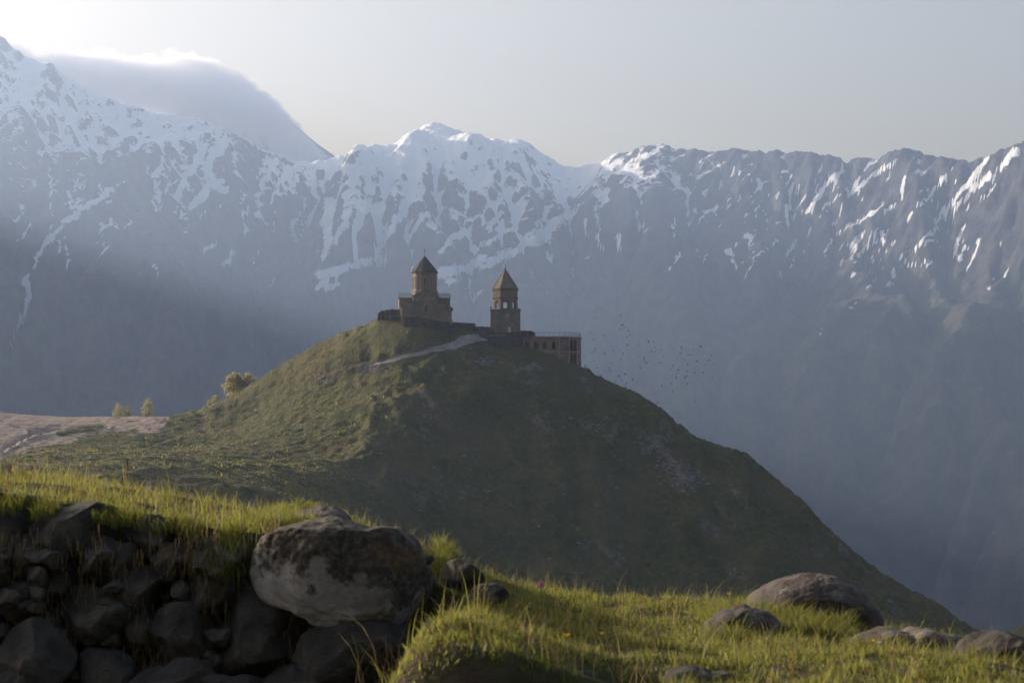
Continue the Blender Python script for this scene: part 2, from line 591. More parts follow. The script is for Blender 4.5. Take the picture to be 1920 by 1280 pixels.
def build_mountains():
    dx = 16.0
    xs = np.arange(-2500, 2420, dx); ys = np.arange(3000, 7500, dx)
    X, Y = np.meshgrid(xs, ys)
    o = np.argsort(_sk[:, 0])
    yr = np.interp(X, _sk[o, 0], _sk[o, 1]); hr = np.interp(X, _sk[o, 0], _sk[o, 2])
    # soften ridge plan so that fall lines are not straight
    yr = yr + 60 * fbm2(X / 500, X * 0 + 3.3, 3, 5)
    s = yr - Y
    px = 960 + F * X / np.maximum(yr, 1)
    # face profile: top slope, then steeper face
    bowl = sstep(560, 700, px) * (1 - sstep(1150, 1320, px))         # gentle snow bowl in the middle
    left = 1 - sstep(420, 620, px)
    wob = 1 + 0.25 * fbm2(X / 900, Y / 900, 3, 11)
    sp = np.maximum(s, 0) * wob
    drop_b = np.where(sp < 650, sp * 0.46, 650 * 0.46 + (sp - 650) * 0.95)
    drop_n = np.where(sp < 250, sp * 0.95, 250 * 0.95 + (sp - 250) * 0.74)
    drop_l = sp * 0.66
    drop = drop_b * bowl + (1 - bowl) * (drop_n * (1 - left) + drop_l * left)
    Z = hr - drop
    Z = np.where(s < 0, hr + s * 0.75, Z)
    w = sstep(60, 500, s)
    rid = ridged2(X / 620 + 0.15 * fbm2(X / 300, Y / 300, 2, 3), Y / 1500, 4, 21)
    Z = Z + w * (150 * (rid - 0.9) + 110 * fbm2(X / 700, Y / 700, 5, 41)) + 14 * fbm2(X / 90, Y / 90, 3, 71) * sstep(0, 150, np.abs(s))
    # a rounded dark shoulder in front of the bowl
    bx, by, _ = at(1190, 420, 5900)
    Z = Z + 0
    Zf = np.full_like(Z, -560.0) + 20 * fbm2(X / 300, Y / 300, 3, 9)
    Z = np.maximum(Z, Zf + 0.02 * (Y - 3000))
    fixed = np.zeros(Z.shape, bool); fixed[0, :] = True; fixed[-1, :] = True
    fixed |= (s < 0) & (s > -dx * 1.5)
    Z, A = erode(Z, dx, 14, 0.055, fixed)
    la = np.log10(A / (dx * dx) + 1)
    la = smooth(la, 1)
    # fine grid
    fx_ = np.arange(-2150, 2050, 6.5); fy_ = np.concatenate([np.arange(3000, 4200, 16), np.arange(4200, 7450, 6.5)])
    X, Y = np.meshgrid(fx_, fy_)
    gx = (X - xs[0]) / dx; gy = (Y - ys[0]) / dx
    jx = 0.6 * fbm2(X / 40, Y / 40, 2, 5); jy = 0.6 * fbm2(X / 40, Y / 40, 2, 8)
    Zs = smooth(Z, 1)
    Zc = bilerp(Zs, gx + jx, gy + jy)
    LA = bilerp(la, gx + jx, gy + jy)
    yrf = np.interp(X, _sk[o, 0], _sk[o, 1]); s = yrf - Y
    Zc = Zc + 5.0 * (ridged2(X / 85, Y / 85, 4, 91) - 0.9) + 4 * fbm2(X / 35, Y / 35, 3, 92) + 1.6 * fbm2(X / 12, Y / 12, 2, 93)
    # make the skyline agree with the traced one
    jag = lambda p: 2.0 * fbm2(p / 14.0, p * 0 + 0.7, 4, 77)
    bins = np.arange(-500, 2300, 9.0)
    for _ in range(6):
        PX, PY = project(X, Y, Zc)
        b = np.clip(((PX + 500) / 9.0).astype(int), 0, len(bins) - 1)
        top = np.full(len(bins), 9e9)
        np.minimum.at(top, b.ravel(), PY.ravel())
        ok = top < 8e9
        tgt = np.min([np.interp(bins + e, _skpx, _skpy) + jag(bins + e) for e in (0, 2.2, 4.5, 6.7, 9)], 0)
        d = np.where(ok, top - tgt, 0)
        d = np.convolve(np.pad(d, 1, mode='edge'), [.25, .5, .25], 'valid')
        dd = np.interp(PX, bins + 4.5, d)
        Zc = Zc + dd / F * Y * np.exp(-np.abs(s) / 260.0)
    PX, PY = project(X, Y, Zc)
    gyy, gxx = np.gradient(Zc)
    slope = np.hypot(gyy / np.gradient(fy_)[:, None], gxx / 6.5)
    conv = Zc - smooth(Zc, 14)                                            # hollow (-) / rib (+)
    # snow: height above a wandering snow line, gullies reach lower, steep ribs stay bare
    line = np.interp(PX, [-200, 0, 150, 300, 450, 600, 700, 850, 1000, 1100, 1250, 1400, 1550, 1700, 1850, 1950],
                         [330, 330, 330, 345, 370, 430, 450, 440, 425, 405, 370, 350, 355, 365, 370, 360])
    amp = np.interp(PX, [0, 400, 620, 1150, 1300, 1500, 1950], [-.03, .0, .14, .15, -.06, -.10, -.04])
    sn = 0.50 + amp + np.clip((line - PY) / 330.0, -0.9, 0.45)
    sn = sn + np.interp(PX, [0, 600, 1150, 1400], [.20, .17, .17, .27]) * (LA - 1.05) - 0.030 * np.clip(conv, -10, 10) - 0.30 * (slope - 0.75)
    sn = sn + 0.17 * fbm2(X / 260, Y / 260, 3, 55) + np.interp(PX, [0, 450, 640], [.16, .14, .05]) * (ridged2(X / 70 + Y / 160, Y / 230, 3, 57) - 0.85)
    sn = np.where(PY > 560 + 60 * fbm2(X / 300, Y / 300, 2, 66), np.minimum(sn, 0.2), sn)
    # gully snow tongues and fields seen in the photo
    rs = np.random.default_rng(8)
    extra = []
    for _ in range(130):
        x = rs.uniform(1260, 1910); y = rs.uniform(300, 510); L = rs.uniform(10, 42); ang = np.interp(x, [1260, 1400, 1600, 1900], [2.0, 1.75, 2.15, 2.2]) + rs.normal() * .16
        pp = [(x + L * t * math.cos(ang) + rs.normal() * 2, y + L * t * math.sin(ang)) for t in (0, .35, .7, 1)]
        extra.append((rs.uniform(1.2, 3.2), 0.8, pp))
    for _ in range(60):
        x = rs.uniform(20, 600); y = rs.uniform(280, 470); L = rs.uniform(10, 36); ang = np.interp(x, [0, 300, 600], [1.9, 2.0, 1.9]) + rs.normal() * .2
        pp = [(x + L * t * math.cos(ang) + rs.normal() * 2, y + L * t * math.sin(ang)) for t in (0, .35, .7, 1)]
        extra.append((rs.uniform(1.2, 3.5), 0.8, pp))
    for (w0, w1, pts) in STREAKS + extra:
        P = np.array(pts, float)
        if P[:, 0].mean() > 1260: w0, w1 = 0.62 * w0, 0.62 * w1
        m = (PX > P[:, 0].min() - 30) & (PX < P[:, 0].max() + 30) & (PY > P[:, 1].min() - 30) & (PY < P[:, 1].max() + 30)
        if not m.any(): continue
        qx = PX[m] + 7 * fbm2(X[m] / 45, Y[m] / 45, 4, 12); qy = PY[m] + 5 * fbm2(X[m] / 45, Y[m] / 45, 4, 13)
        best = np.full(qx.shape, 9e9)
        for i in range(len(P) - 1):
            a, bb = P[i], P[i + 1]; dv = bb - a
            t = np.clip(((qx - a[0]) * dv[0] + (qy - a[1]) * dv[1]) / (dv @ dv), 0, 1)
            dist = np.hypot(qx - a[0] - t * dv[0], qy - a[1] - t * dv[1])
            tt = (i + t) / (len(P) - 1)
            best = np.minimum(best, dist / (w0 + (w1 - w0) * tt))
        v = sn[m]
        sn[m] = np.maximum(v, 0.5 + np.clip(0.42 * (1.15 - best), -0.4, 0.34))
    green = sstep(380, 620, PY + 60 * fbm2(X / 400, Y / 400, 3, 4))
    V = np.stack([X, Y, Zc], -1).reshape(-1, 3)
    me = np_mesh('mountains', V, grid_faces(*X.shape))
    set_attr(me, 'snow', sn); set_attr(me, 'green', green)
    tag(link('mountains', me, M['mountain']), kind='structure', label='snow streaked mountain range facing the hill across the valley', cat='mountains')


STREAKS = [
 (10, 5, [(622, 380), (612, 420), (616, 450), (610, 478)]), (8, 4, [(655, 395), (640, 430), (628, 458)]),
 (8, 3, [(690, 380), (672, 420), (662, 450), (668, 485)]), (9, 5, [(715, 390), (706, 420), (712, 450), (706, 472)]),
 (8, 4, [(760, 380), (745, 410), (728, 435), (715, 468)]), (7, 2, [(800, 400), (780, 420), (765, 450)]),
 (9, 5, [(600, 515), (640, 505), (665, 495), (725, 490)]), (6, 4, [(595, 540), (612, 530)]), (6, 4, [(615, 540), (635, 530)]),
 (9, 5, [(1070, 400), (1040, 420), (1000, 450), (960, 475), (900, 500)]), (5, 2, [(1030, 450), (980, 462), (925, 480), (880, 492)]),
 (4, 2, [(1010, 452), (960, 468)]), (11, 4, [(830, 510), (850, 506), (880, 500), (905, 482)]), (5, 3, [(838, 530), (862, 522)]),
 (4, 2, [(885, 555), (905, 545)]), (6, 3, [(985, 380), (960, 430), (900, 460)]), (5, 3, [(940, 400), (915, 430)]),
 (5, 2, [(1030, 390), (1010, 420), (985, 445)]), (6, 4, [(880, 430), (850, 445), (830, 470)]),
 (3, 1.5, [(1098, 412), (1100, 428), (1106, 440)]), (3.5, 1.5, [(1120, 440), (1122, 455), (1132, 475)]), (2.5, 1.2, [(1160, 440), (1160, 460), (1164, 485)]),
 (3.5, 2, [(1205, 420), (1213, 432)]), (3, 1.5, [(1352, 420), (1347, 432)]),
 (7, 4, [(1400, 440), (1408, 455), (1412, 460)]), (4, 2, [(1455, 450), (1420, 480), (1410, 490)]), (6, 3, [(1365, 470), (1378, 490), (1380, 505)]),
 (6, 3, [(1485, 350), (1475, 400), (1480, 430)]), (4, 2, [(1560, 330), (1540, 370), (1500, 400), (1440, 428)]),
 (5, 3, [(1497, 450), (1478, 470), (1470, 500)]), (5, 3, [(1575, 320), (1545, 350), (1520, 400)]), (4, 2, [(1640, 300), (1600, 340), (1560, 380)]),
 (5, 3, [(1640, 395), (1610, 420), (1580, 420)]), (3.5, 2, [(1620, 445), (1600, 470), (1590, 487)]), (4, 2, [(1655, 430), (1660, 450), (1640, 460)]),
 (6, 4, [(1680, 300), (1650, 320), (1620, 345), (1590, 365)]), (5, 3, [(1700, 330), (1690, 370), (1660, 400)]),
 (5, 2, [(1745, 440), (1720, 460), (1700, 480), (1680, 490)]), (4, 2, [(1752, 450), (1725, 463)]),
 (7, 4, [(1810, 420), (1795, 450), (1790, 480), (1800, 488)]), (5, 3, [(1830, 440), (1832, 465), (1820, 495), (1810, 506)]),
 (4, 3, [(1750, 490), (1715, 495), (1700, 497)]), (4, 2, [(1610, 565), (1600, 575), (1590, 582)]), (2.5, 1.5, [(1540, 618), (1534, 630)]),
 (3, 2, [(1640, 525), (1622, 540)]), (3, 2, [(1660, 500), (1655, 510)]), (3, 2, [(1672, 530), (1650, 535)]),
 (9, 5, [(1850, 300), (1820, 340), (1790, 370), (1750, 420)]), (9, 5, [(1905, 285), (1870, 320), (1830, 350), (1790, 390)]),
 (6, 3, [(1770, 330), (1745, 370), (1720, 385)]), (4, 2, [(1870, 345), (1840, 370), (1812, 390)]), (4, 2, [(1750, 380), (1780, 400), (1800, 385)]),
 (3, 2, [(1855, 535), (1852, 545)]), (3, 1.5, [(1890, 500), (1884, 520)]),
 (2.5, 1.5, [(95, 330), (95, 370), (93, 430)]), (5, 3, [(205, 355), (165, 390), (120, 420), (95, 450)]), (4, 2, [(95, 440), (75, 480), (48, 525)]),
 (5, 3, [(48, 525), (52, 555), (42, 590)]), (2.5, 1, [(42, 590), (38, 610), (22, 650)]), (2.5, 1, [(122, 450), (127, 480), (126, 510)]),
 (4, 2, [(110, 455), (108, 470)]), (4, 2, [(145, 375), (135, 390)]), (3, 1.2, [(410, 450), (385, 470), (368, 490)]), (2.5, 1, [(440, 478), (420, 495), (408, 510)]),
 (2.5, 1.2, [(292, 500), (297, 518)]), (2.5, 1, [(205, 420), (225, 430)]),
 (5, 2, [(305, 300), (288, 330), (290, 358)]), (5, 3, [(298, 360), (298, 380)]), (8, 4, [(400, 345), (375, 370), (355, 390)]),
 (9, 5, [(380, 280), (365, 310), (340, 340), (335, 365)]), (10, 6, [(420, 265), (400, 290), (385, 320), (420, 355)]),
 (5, 3, [(520, 300), (500, 330), (480, 370)]), (5, 3, [(540, 320), (520, 350), (510, 380)]), (5, 2, [(560, 330), (545, 350)]), (4, 2, [(480, 400), (500, 420)]),
]


def build_far_peak():
    """snowy dome beyond the range, its top wrapped in cloud"""
    pts = [(60, 330), (150, 260), (240, 190), (320, 150), (400, 140), (450, 148), (470, 160), (487, 175), (520, 201), (554, 235), (598, 272), (640, 300), (700, 340), (800, 420)]
    Y0 = 8700.0
    P = np.array([at(a, b, Y0) for a, b in pts])
    xs = np.arange(P[0, 0], P[-1, 0], 11.0); ys = np.arange(7900, 9300, 14.0)
    X, Y = np.meshgrid(xs, ys)
    h = np.interp(X, P[:, 0], P[:, 2])
    Z = h - 0.55 * np.abs(Y - Y0) - 0.0001 * (Y - Y0) ** 2
    w = sstep(20, 220, np.abs(Y - Y0))
    Z = Z + w * (60 * (ridged2(X / 330 + 0.25 * (Y - Y0) / 330, Y / 700, 4, 200) - 0.9) + 14 * fbm2(X / 60, Y / 60, 3, 201)) + 3 * fbm2(X / 30, Y / 30, 3, 202)
    PX, PY = project(X, Y, Z)
    conv = Z - smooth(Z, 8)
    sn = 0.60 - 0.05 * np.clip(conv, -10, 10) + 0.25 * fbm2(X / 200, Y / 200, 3, 203)
    me = np_mesh('far_peak', np.stack([X, Y, Z], -1).reshape(-1, 3), grid_faces(*X.shape))
    set_attr(me, 'snow', sn); set_attr(me, 'green', np.zeros(X.size))
    tag(link('far_peak', me, M['mountain']), kind='structure', label='snow covered peak behind the left range with its summit in cloud', cat='mountain')


def build_shade_ridge():
    """unseen run of the range on the left, added to shade the valley air"""
    xs = np.arange(-5200, -2080, 40.0); ys = np.arange(4000, 7450, 40.0)
    X, Y = np.meshgrid(xs, ys)
    yr = np.interp(X, [-9500, -4000, -2400, -2000], [6200, 6200, 6080, 6050])
    hr = np.interp(X, WEST[0], WEST[1])
    Z = hr - 0.72 * np.abs(Y - yr) + 90 * fbm2(X / 500, Y / 500, 5, 301)
    Z = np.maximum(Z, -560)
    me = np_mesh('shade_ridge', np.stack([X, Y, Z], -1).reshape(-1, 3), grid_faces(*X.shape))
    set_attr(me, 'snow', 0.3 + (Z - 900) / 900 * 0.4); set_attr(me, 'green', sstep(900, 300, Z))
    tag(link('shade_ridge', me, M['mountain']), kind='structure')


WEST = ([-5200, -4500, -3700, -3200, -2700, -2300, -2000],
        [900, 1150, 1300, 1400, 1420, 1450, 1480])


def build_shadow_spur():
    """unseen spur added at left, crest shaped to shadow the lower left air"""
    xs = np.arange(-5200, 420, 36.0); ys = np.arange(700, 6100, 36.0)
    X, Y = np.meshgrid(xs, ys)
    P = np.array(SPUR, float)
    best = np.full(X.shape, 9e9); H = np.zeros(X.shape)
    for i in range(len(P) - 1):
        a, dv = P[i, :2], P[i + 1, :2] - P[i, :2]
        t = np.clip(((X - a[0]) * dv[0] + (Y - a[1]) * dv[1]) / (dv @ dv), 0, 1)
        d = np.hypot(X - a[0] - t * dv[0], Y - a[1] - t * dv[1])
        h = P[i, 2] + t * (P[i + 1, 2] - P[i, 2])
        m = d < best
        H = np.where(m, h, H); best = np.where(m, d, best)
    Z = H - 1.0 * best + 70 * fbm2(X / 520, Y / 520, 4, 324)
    Z = np.maximum(Z, -590)
    me = np_mesh('shadow_spur', np.stack([X, Y, Z], -1).reshape(-1, 3), grid_faces(*X.shape))
    set_attr(me, 'snow', 0.3 + (Z - 900) / 900 * 0.4); set_attr(me, 'green', sstep(900, 300, Z))
    tag(link('shadow_spur', me, M['mountain']), kind='structure')


SPUR = [(-813, 1270, 320), (-1272, 1980, 500), (-1700, 2750, 675), (-2209, 3750, 865), (-2700, 4900, 1080), (-3300, 6000, 1300)]

def build_sky_block_slope():
    """unseen slope added behind the camera to block sky light from the back"""
    xs = np.arange(-2400, 2401, 40.0); ys = np.arange(-1850, -39, 30.0)
    X, Y = np.meshgrid(xs, ys)
    Z = -16 + (-Y - 40) * 0.62 + 60 * fbm2(X / 400, Y / 400, 4, 340) * sstep(40, 300, -Y)
    me = np_mesh('sky_block_slope', np.stack([X, Y, Z], -1).reshape(-1, 3), grid_faces(*X.shape))
    set_attr(me, 'snow', 0.25 + (Z - 900) / 900 * 0.4); set_attr(me, 'green', sstep(1000, 600, Z))
    tag(link('sky_block_slope', me, M['mountain']), kind='structure')


def build_cloud():
    """cap cloud lying over the far peak: a block of air whose density is shaped by curves and noise"""
    Yc = 8000.0; y0, y1 = 7640.0, 8420.0
    a = at(-60, 330, Yc); b = at(600, 20, Yc)
    x0, x1, z0, z1 = a[0], b[0], a[2], b[2]
    ox, oz = (x0 + x1) / 2, (z0 + z1) / 2
    top = [(-60, 30), (0, 62), (30, 84), (60, 94), (96, 113), (110, 107), (135, 103), (170, 101), (215, 102), (240, 105), (300, 111), (345, 100), (385, 108), (430, 128), (480, 156), (520, 188), (560, 232), (600, 290)]
    bot = [(-60, 130), (60, 190), (150, 205), (250, 200), (330, 208), (400, 222), (470, 240), (540, 268), (600, 320)]
    mb = MB(); mb.box(x0 - ox, x1 - ox, y0 - Yc, y1 - Yc, z0 - oz, z1 - oz)
    k = NT('cloud_vapour')
    co = k.coord(); sep = k.n('ShaderNodeSeparateXYZ'); k.t.links.new(co, sep.inputs[0])
    u = k.ramp_lin(sep.outputs[0], x0 - ox, x1 - ox)

    def curve(pts):
        nd = k.n('ShaderNodeFloatCurve')
        cv = nd.mapping.curves[0]
        P = [((at(px, py, Yc)[0] - x0) / (x1 - x0), (at(px, py, Yc)[2] - z0) / (z1 - z0)) for px, py in pts]
        cv.points[0].location = P[0]; cv.points[1].location = P[-1]
        for q in P[1:-1]: cv.points.new(*q)
        nd.mapping.update()
        k.t.links.new(u, nd.inputs['Value'])
        return nd.outputs[0]
    H = z1 - z0
    ct, cb = curve(top), curve(bot)
    w = k.ramp_lin(sep.outputs[2], z0 - oz, z1 - oz)
    n1 = k.noise(0.0045, 4, 0.6, k.scaled((1, 1, 2.2), co)); n2 = k.noise(0.016, 4, 0.62, k.scaled((1, 1, 1.8), co))
    # the crest sinks away from the middle of the block, so it is rounded in depth
    dy = k.math('DIVIDE', sep.outputs[1], (y1 - y0) / 2)
    dy2 = k.math('MULTIPLY', dy, dy)
    d = k.math('SUBTRACT', ct, w)
    d = k.math('SUBTRACT', d, k.math('MULTIPLY', dy2, 0.16))
    d = k.math('ADD', d, k.math('MULTIPLY', k.math('SUBTRACT', n1, 0.5), 0.15))
    d = k.math('ADD', d, k.math('MULTIPLY', k.math('SUBTRACT', n2, 0.5), 0.22))
    n3 = k.noise(0.05, 3, 0.6, co)
    d = k.math('ADD', d, k.math('MULTIPLY', k.math('SUBTRACT', n3, 0.5), 0.09))
    upper = k.ramp(d, 0.0, 0.055)
    lo_ = k.math('ADD', k.math('SUBTRACT', w, cb), k.math('MULTIPLY', k.math('SUBTRACT', n1, 0.5), 0.2))
    lower = k.ramp(lo_, -0.16, 0.20)
    side = k.ramp(dy2, 0.95, 0.5)
    den = k.math('MULTIPLY', k.math('MULTIPLY', upper, lower), side)
    den = k.math('MULTIPLY', den, k.ramp(n2, 0.38, 0.58, 0.25, 1.0))
    v = k.n('ShaderNodeVolumePrincipled', Anisotropy=0.35, Density=k.math('MULTIPLY', den, CLOUD_DENSITY))
    v.inputs['Color'].default_value = (0.97, 0.97, 1.0, 1)
    k.t.links.new(v.outputs[0], k.out.inputs['Volume'])
    o = mb.build('cloud', k.m)
    o.location = (ox, Yc, oz)
    tag(o, 'bright rimmed cap cloud over the snowy peak at left', 'cloud', kind='stuff')


CLOUD_DENSITY = 0.016
build_sky_block_slope()
build_cloud()
build_mountains()
build_far_peak()
build_shade_ridge()
build_shadow_spur()

# ------------------------------------------------------------------ the church hill
HP = [  # photo column, row, distance
 (-300, 735, 560), (-100, 765, 570), (0, 773, 575), (60, 780, 575), (130, 789, 578), (200, 797, 580), (260, 795, 575), (310, 786, 565), (370, 768, 555),
 (420, 748, 548), (450, 735, 545), (500, 702, 540), (550, 670, 535), (600, 642, 530), (650, 621, 525), (705, 601, 520), (760, 600, 520), (844, 606, 520),
 (890, 616, 520), (920, 622, 519), (975, 624, 518), (978, 655, 508.5), (1010, 668, 508), (1040, 684, 507), (1092, 688, 511), (1040, 650, 532), (1000, 635, 526),
 (1100, 693, 515), (1130, 710, 513), (1190, 734, 510), (1240, 766, 507), (1300, 817, 503), (1340, 831, 500), (1400, 849, 496), (1440, 886, 492),
 (1500, 932, 487), (1550, 987, 483), (1600, 1032, 480), (1650, 1071, 477), (1700, 1101, 474), (1760, 1131, 470), (1800, 1161, 467), (1850, 1191, 463), (1950, 1260, 455), (2100, 1350, 445),
 (712, 600, 517), (769, 613, 511), (820, 621, 510.5), (880, 627, 510.5), (0, 850, 450), (0, 875, 375), (200, 872, 390), (400, 875, 400), (550, 878, 425), (300, 925, 260), (500, 925, 320), (600, 930, 362), (100, 930, 220), (300, 860, 425), (100, 860, 420),(0, 900, 300), (0, 960, 160), (200, 850, 450), (200, 900, 300), (400, 850, 460), (400, 900, 330), (400, 950, 200),
 (600, 700, 512), (600, 780, 485), (600, 850, 455), (600, 900, 400), (600, 960, 330), (450, 800, 505), (300, 830, 500), (500, 750, 520),
 (705, 640, 512), (720, 690, 500), (720, 760, 480), (720, 850, 452), (720, 930, 422), (720, 1010, 400),
 (850, 650, 508), (850, 700, 497), (850, 800, 478), (850, 900, 460), (850, 1000, 443), (850, 1100, 425),
 (950, 660, 508), (1000, 720, 498), (1000, 800, 483), (1000, 900, 465), (1000, 1000, 448), (1000, 1100, 430),
 (1150, 760, 500), (1150, 850, 482), (1150, 950, 464), (1150, 1050, 447), (1300, 880, 485), (1300, 980, 465), (1300, 1080, 447),
 (1450, 960, 475), (1450, 1060, 455), (1600, 1090, 462), (1600, 1160, 448), (1750, 1170, 455)]
HW = [(-10, 60, -8), (0, 60, -10), (10, 60, -12), (60, 60, -25), (-60, 60, -6), (100, 150, -50), (0, 150, -30), (-40, 150, -8), (200, 300, -80), (40, 300, -48), (-10, 300, -34),
      (-150, 150, -5), (-160, 480, 1), (-225, 560, 6), (-160, 400, -1), (-170, 340, -2.5), (-130, 340, -2.8), (-160, 250, -4), (-90, 300, -3.5), (-240, 650, 4), (-200, 60, -5), (-200, 300, 0), (220, 450, -110), (120, 380, -68), (60, 380, -52)]


def tps_fit(P):
    n = len(P)
    d2 = ((P[:, None, :2] - P[None, :, :2]) ** 2).sum(-1)
    K = 0.5 * d2 * np.log(d2 + 1e-9) + np.eye(n) * 0.002
    A = np.zeros((n + 3, n + 3)); A[:n, :n] = K
    A[:n, n] = 1; A[:n, n + 1:] = P[:, :2]; A[n, :n] = 1; A[n + 1:, :n] = P[:, :2].T
    b = np.zeros(n + 3); b[:n] = P[:, 2]
    return np.linalg.solve(A, b)


_hp = [tuple(at(*p)) for p in HP] + HW
for (a, b, c) in HP[:45]:                      # the back of the hill falls away behind the crest
    p = at(a, b, c)
    dz = 10 if a < 320 else 26
    if 690 < a < 1095: continue
    _hp.append((p[0], c + 45, p[2] - dz)); _hp.append((p[0] * 1.05, c + 100, p[2] - dz * 2.6))
for a in (720, 800, 880, 960, 1040):
    p = at(a, 610, 520); _hp.append((p[0], 560, 27.0)); _hp.append((p[0], 620, -8.0))
_hp = np.array(_hp); _hc = np.array([500.0 * 0, 400.0, 0]); HS = 100.0
_hn = (_hp - _hc) / np.array([HS, HS, 1.0]); _hw = tps_fit(_hn)


def hill_base(X, Y):
    x = (np.asarray(X, float) / HS).ravel(); y = ((np.asarray(Y, float) - 400) / HS).ravel()
    z = _hw[-3] + _hw[-2] * x + _hw[-1] * y
    for i in range(len(_hn)):
        d2 = (x - _hn[i, 0]) ** 2 + (y - _hn[i, 1]) ** 2
        z = z + _hw[i] * 0.5 * d2 * np.log(d2 + 1e-9)
    return z.reshape(np.shape(X))


def poly_dist(qx, qy, pts):
    P = np.array(pts, float); best = np.full(np.shape(qx), 9e9); sgn = np.zeros(np.shape(qx))
    for i in range(len(P) - 1):
        a = P[i]; dv = P[i + 1] - a
        t = np.clip(((qx - a[0]) * dv[0] + (qy - a[1]) * dv[1]) / (dv @ dv), 0, 1)
        ex, ey = qx - a[0] - t * dv[0], qy - a[1] - t * dv[1]
        d = np.hypot(ex, ey); m = d < best
        best = np.where(m, d, best); sgn = np.where(m, ey, sgn)
    return best, sgn


ROAD_LO = [(684, 688), (712, 685), (740, 679.5), (790, 668), (830, 659), (870, 650), (915, 640)]
ROAD_HI = [(684, 686.5), (712, 680.5), (740, 673), (790, 661), (830, 648), (866, 632), (910, 628)]

hx = np.concatenate([np.arange(-260, -150, 2.5), np.arange(-150, 150, 0.5), np.arange(150, 262, 2.5)])
hy = np.concatenate([np.arange(30, 250, 2.5), np.arange(250, 380, 1.0), np.arange(380, 600, 0.5), np.arange(600, 680, 4.0)])
HX, HY = np.meshgrid(hx, hy)
HZ = hill_base(HX, HY)
_px, _py = project(HX, HY, HZ)
_rd, _ = poly_dist(_px, _py, [((a[0] + b[0]) / 2, (a[1] + b[1]) / 2) for a, b in zip(ROAD_LO, ROAD_HI)])
on_road = 1 - sstep(8, 16, _rd)
on_road = on_road * (HY < 530) * (HY > 490)
flat_top = ((_px > 700) & (_px < 1095) & (HY > 505) & (HY < 545)).astype(float)
flat_top = smooth(flat_top, 6)
lit = 1 - sstep(600, 760, _px + 0.35 * (_py - 750))             # left flank: soft terracettes
dn = (fbm2(HX / 26, HY / 26, 3, 400) * 1.3 + fbm2(HX / 7, HY / 7, 3, 401) * 0.55)
terr = ridged2(HX / 6.0 + 0.5 * fbm2(HX / 20, HY / 20, 2, 402), (HY + 2.2 * HZ) / 2.2, 3, 403) - 0.9
rough = ridged2((HX + 0.5 * HY) / 9, HY / 16, 4, 404) - 0.9
fine = fbm2(HX / 1.6, HY / 1.6, 3, 405)
step = 0.5 * (np.abs(((HZ + 0.6 * dn + 1.2 * fbm2(HX / 15, HY / 15, 2, 406)) / 1.5) % 1.0 - 0.5) - 0.25)
lot = np.exp(-((_px - 120) / 170) ** 2) * sstep(850, 815, _py) * (HY > 400)
terr2 = fbm2(HX / 4.5 + 0.4 * HZ, HY / 2.6, 4, 407)
dz = (0.42 * dn + lit * (0.26 * terr + 0.34 * terr2 + 0.16 * fine + 0.7 * step)) * (1 - 0.65 * lot) + (1 - lit) * (1.25 * rough + 0.26 * fine)
ridge_n = ridged2(HX / 22, HY / 38 + 0.2 * HX / 22, 3, 409) - 0.9
dz = dz + (1 - lit) * 1.9 * ridge_n * sstep(640, 760, _py)
near = sstep(60, 200, HY)
HZ = HZ + dz * near * (1 - 0.9 * on_road) * (1 - 0.75 * flat_top)
# sunken track over the meadow and the ledge that climbs the left flank
TRACKS = [(1.3, 7, [(80, 905), (150, 897), (250, 882), (340, 870), (450, 862), (600, 858), (690, 850)]),
          (1.6, 7, [(395, 760), (450, 746), (520, 722), (600, 694), (650, 680), (700, 664)]),
          (0.9, 5, [(400, 800), (480, 790), (560, 782)]), (0.8, 5, [(270, 838), (300, 828), (330, 820)]),
          (0.7, 5, [(480, 842), (560, 832), (640, 826), (680, 830)]),
          (0.9, 5, [(0, 848), (60, 815), (140, 802), (200, 800)]), (0.7, 5, [(60, 808), (110, 798), (160, 803)])]
for (depth, wpx, pts) in TRACKS:
    d, sg = poly_dist(_px, _py, pts)
    m = (HY > 200) & (_py > 640)
    depth = depth * 1.45
    HZ = HZ - m * depth * np.exp(-(d / wpx) ** 2) * np.where(sg > 0, 1.0, 0.7)
    HZ = HZ + m * depth * 0.5 * np.exp(-((d - wpx * 1.3) / wpx) ** 2) * (sg > 0)
# crest line follows the photograph
_tx = np.array([p[0] for p in HP[:45] if p[0] < 720 or p[0] > 1094], float)
_ty = np.array([p[1] for p in HP[:45] if p[0] < 720 or p[0] > 1094], float)
for _ in range(6):
    PX, PY = project(HX, HY, HZ)
    bins = np.arange(-60, 1990, 9.0); sel = HY > 430
    b = np.clip(((PX + 60) / 9.0).astype(int), 0, len(bins) - 1)
    top = np.full(len(bins), 9e9); np.minimum.at(top, b[sel], PY[sel])
    tgt = np.min([np.interp(bins + e, _tx, _ty) + 1.2 * fbm2((bins + e) / 9.0, bins * 0, 3, 410) for e in (0, 3, 6, 9)], 0)
    d = np.where((top < 8e9) & ((bins < 690) | (bins > 1105)), top - tgt, 0)
    d = np.convolve(np.pad(d, 1, mode='edge'), [.25, .5, .25], 'valid')
    crest_y = np.interp(PX, [p[0] for p in HP[:18]] + [p[0] for p in HP[27:45]], [p[2] for p in HP[:18]] + [p[2] for p in HP[27:45]])
    HZ = HZ + np.interp(PX, bins + 4.5, d) / F * HY * np.exp(-((HY - crest_y) / 22.0) ** 2)
PX, PY = project(HX, HY, HZ)
cap_py = np.interp(PX, [690, 705, 757, 845, 850, 891, 892, 920, 976, 1000, 1001, 1095, 1110], [602, 599, 598, 607, 612, 615, 619, 622, 625, 628, 640, 690, 698])
cap = (860 - cap_py) / F * HY
in_top = sstep(683, 700, PX) * sstep(1108, 1094, PX) * (HY > 440)
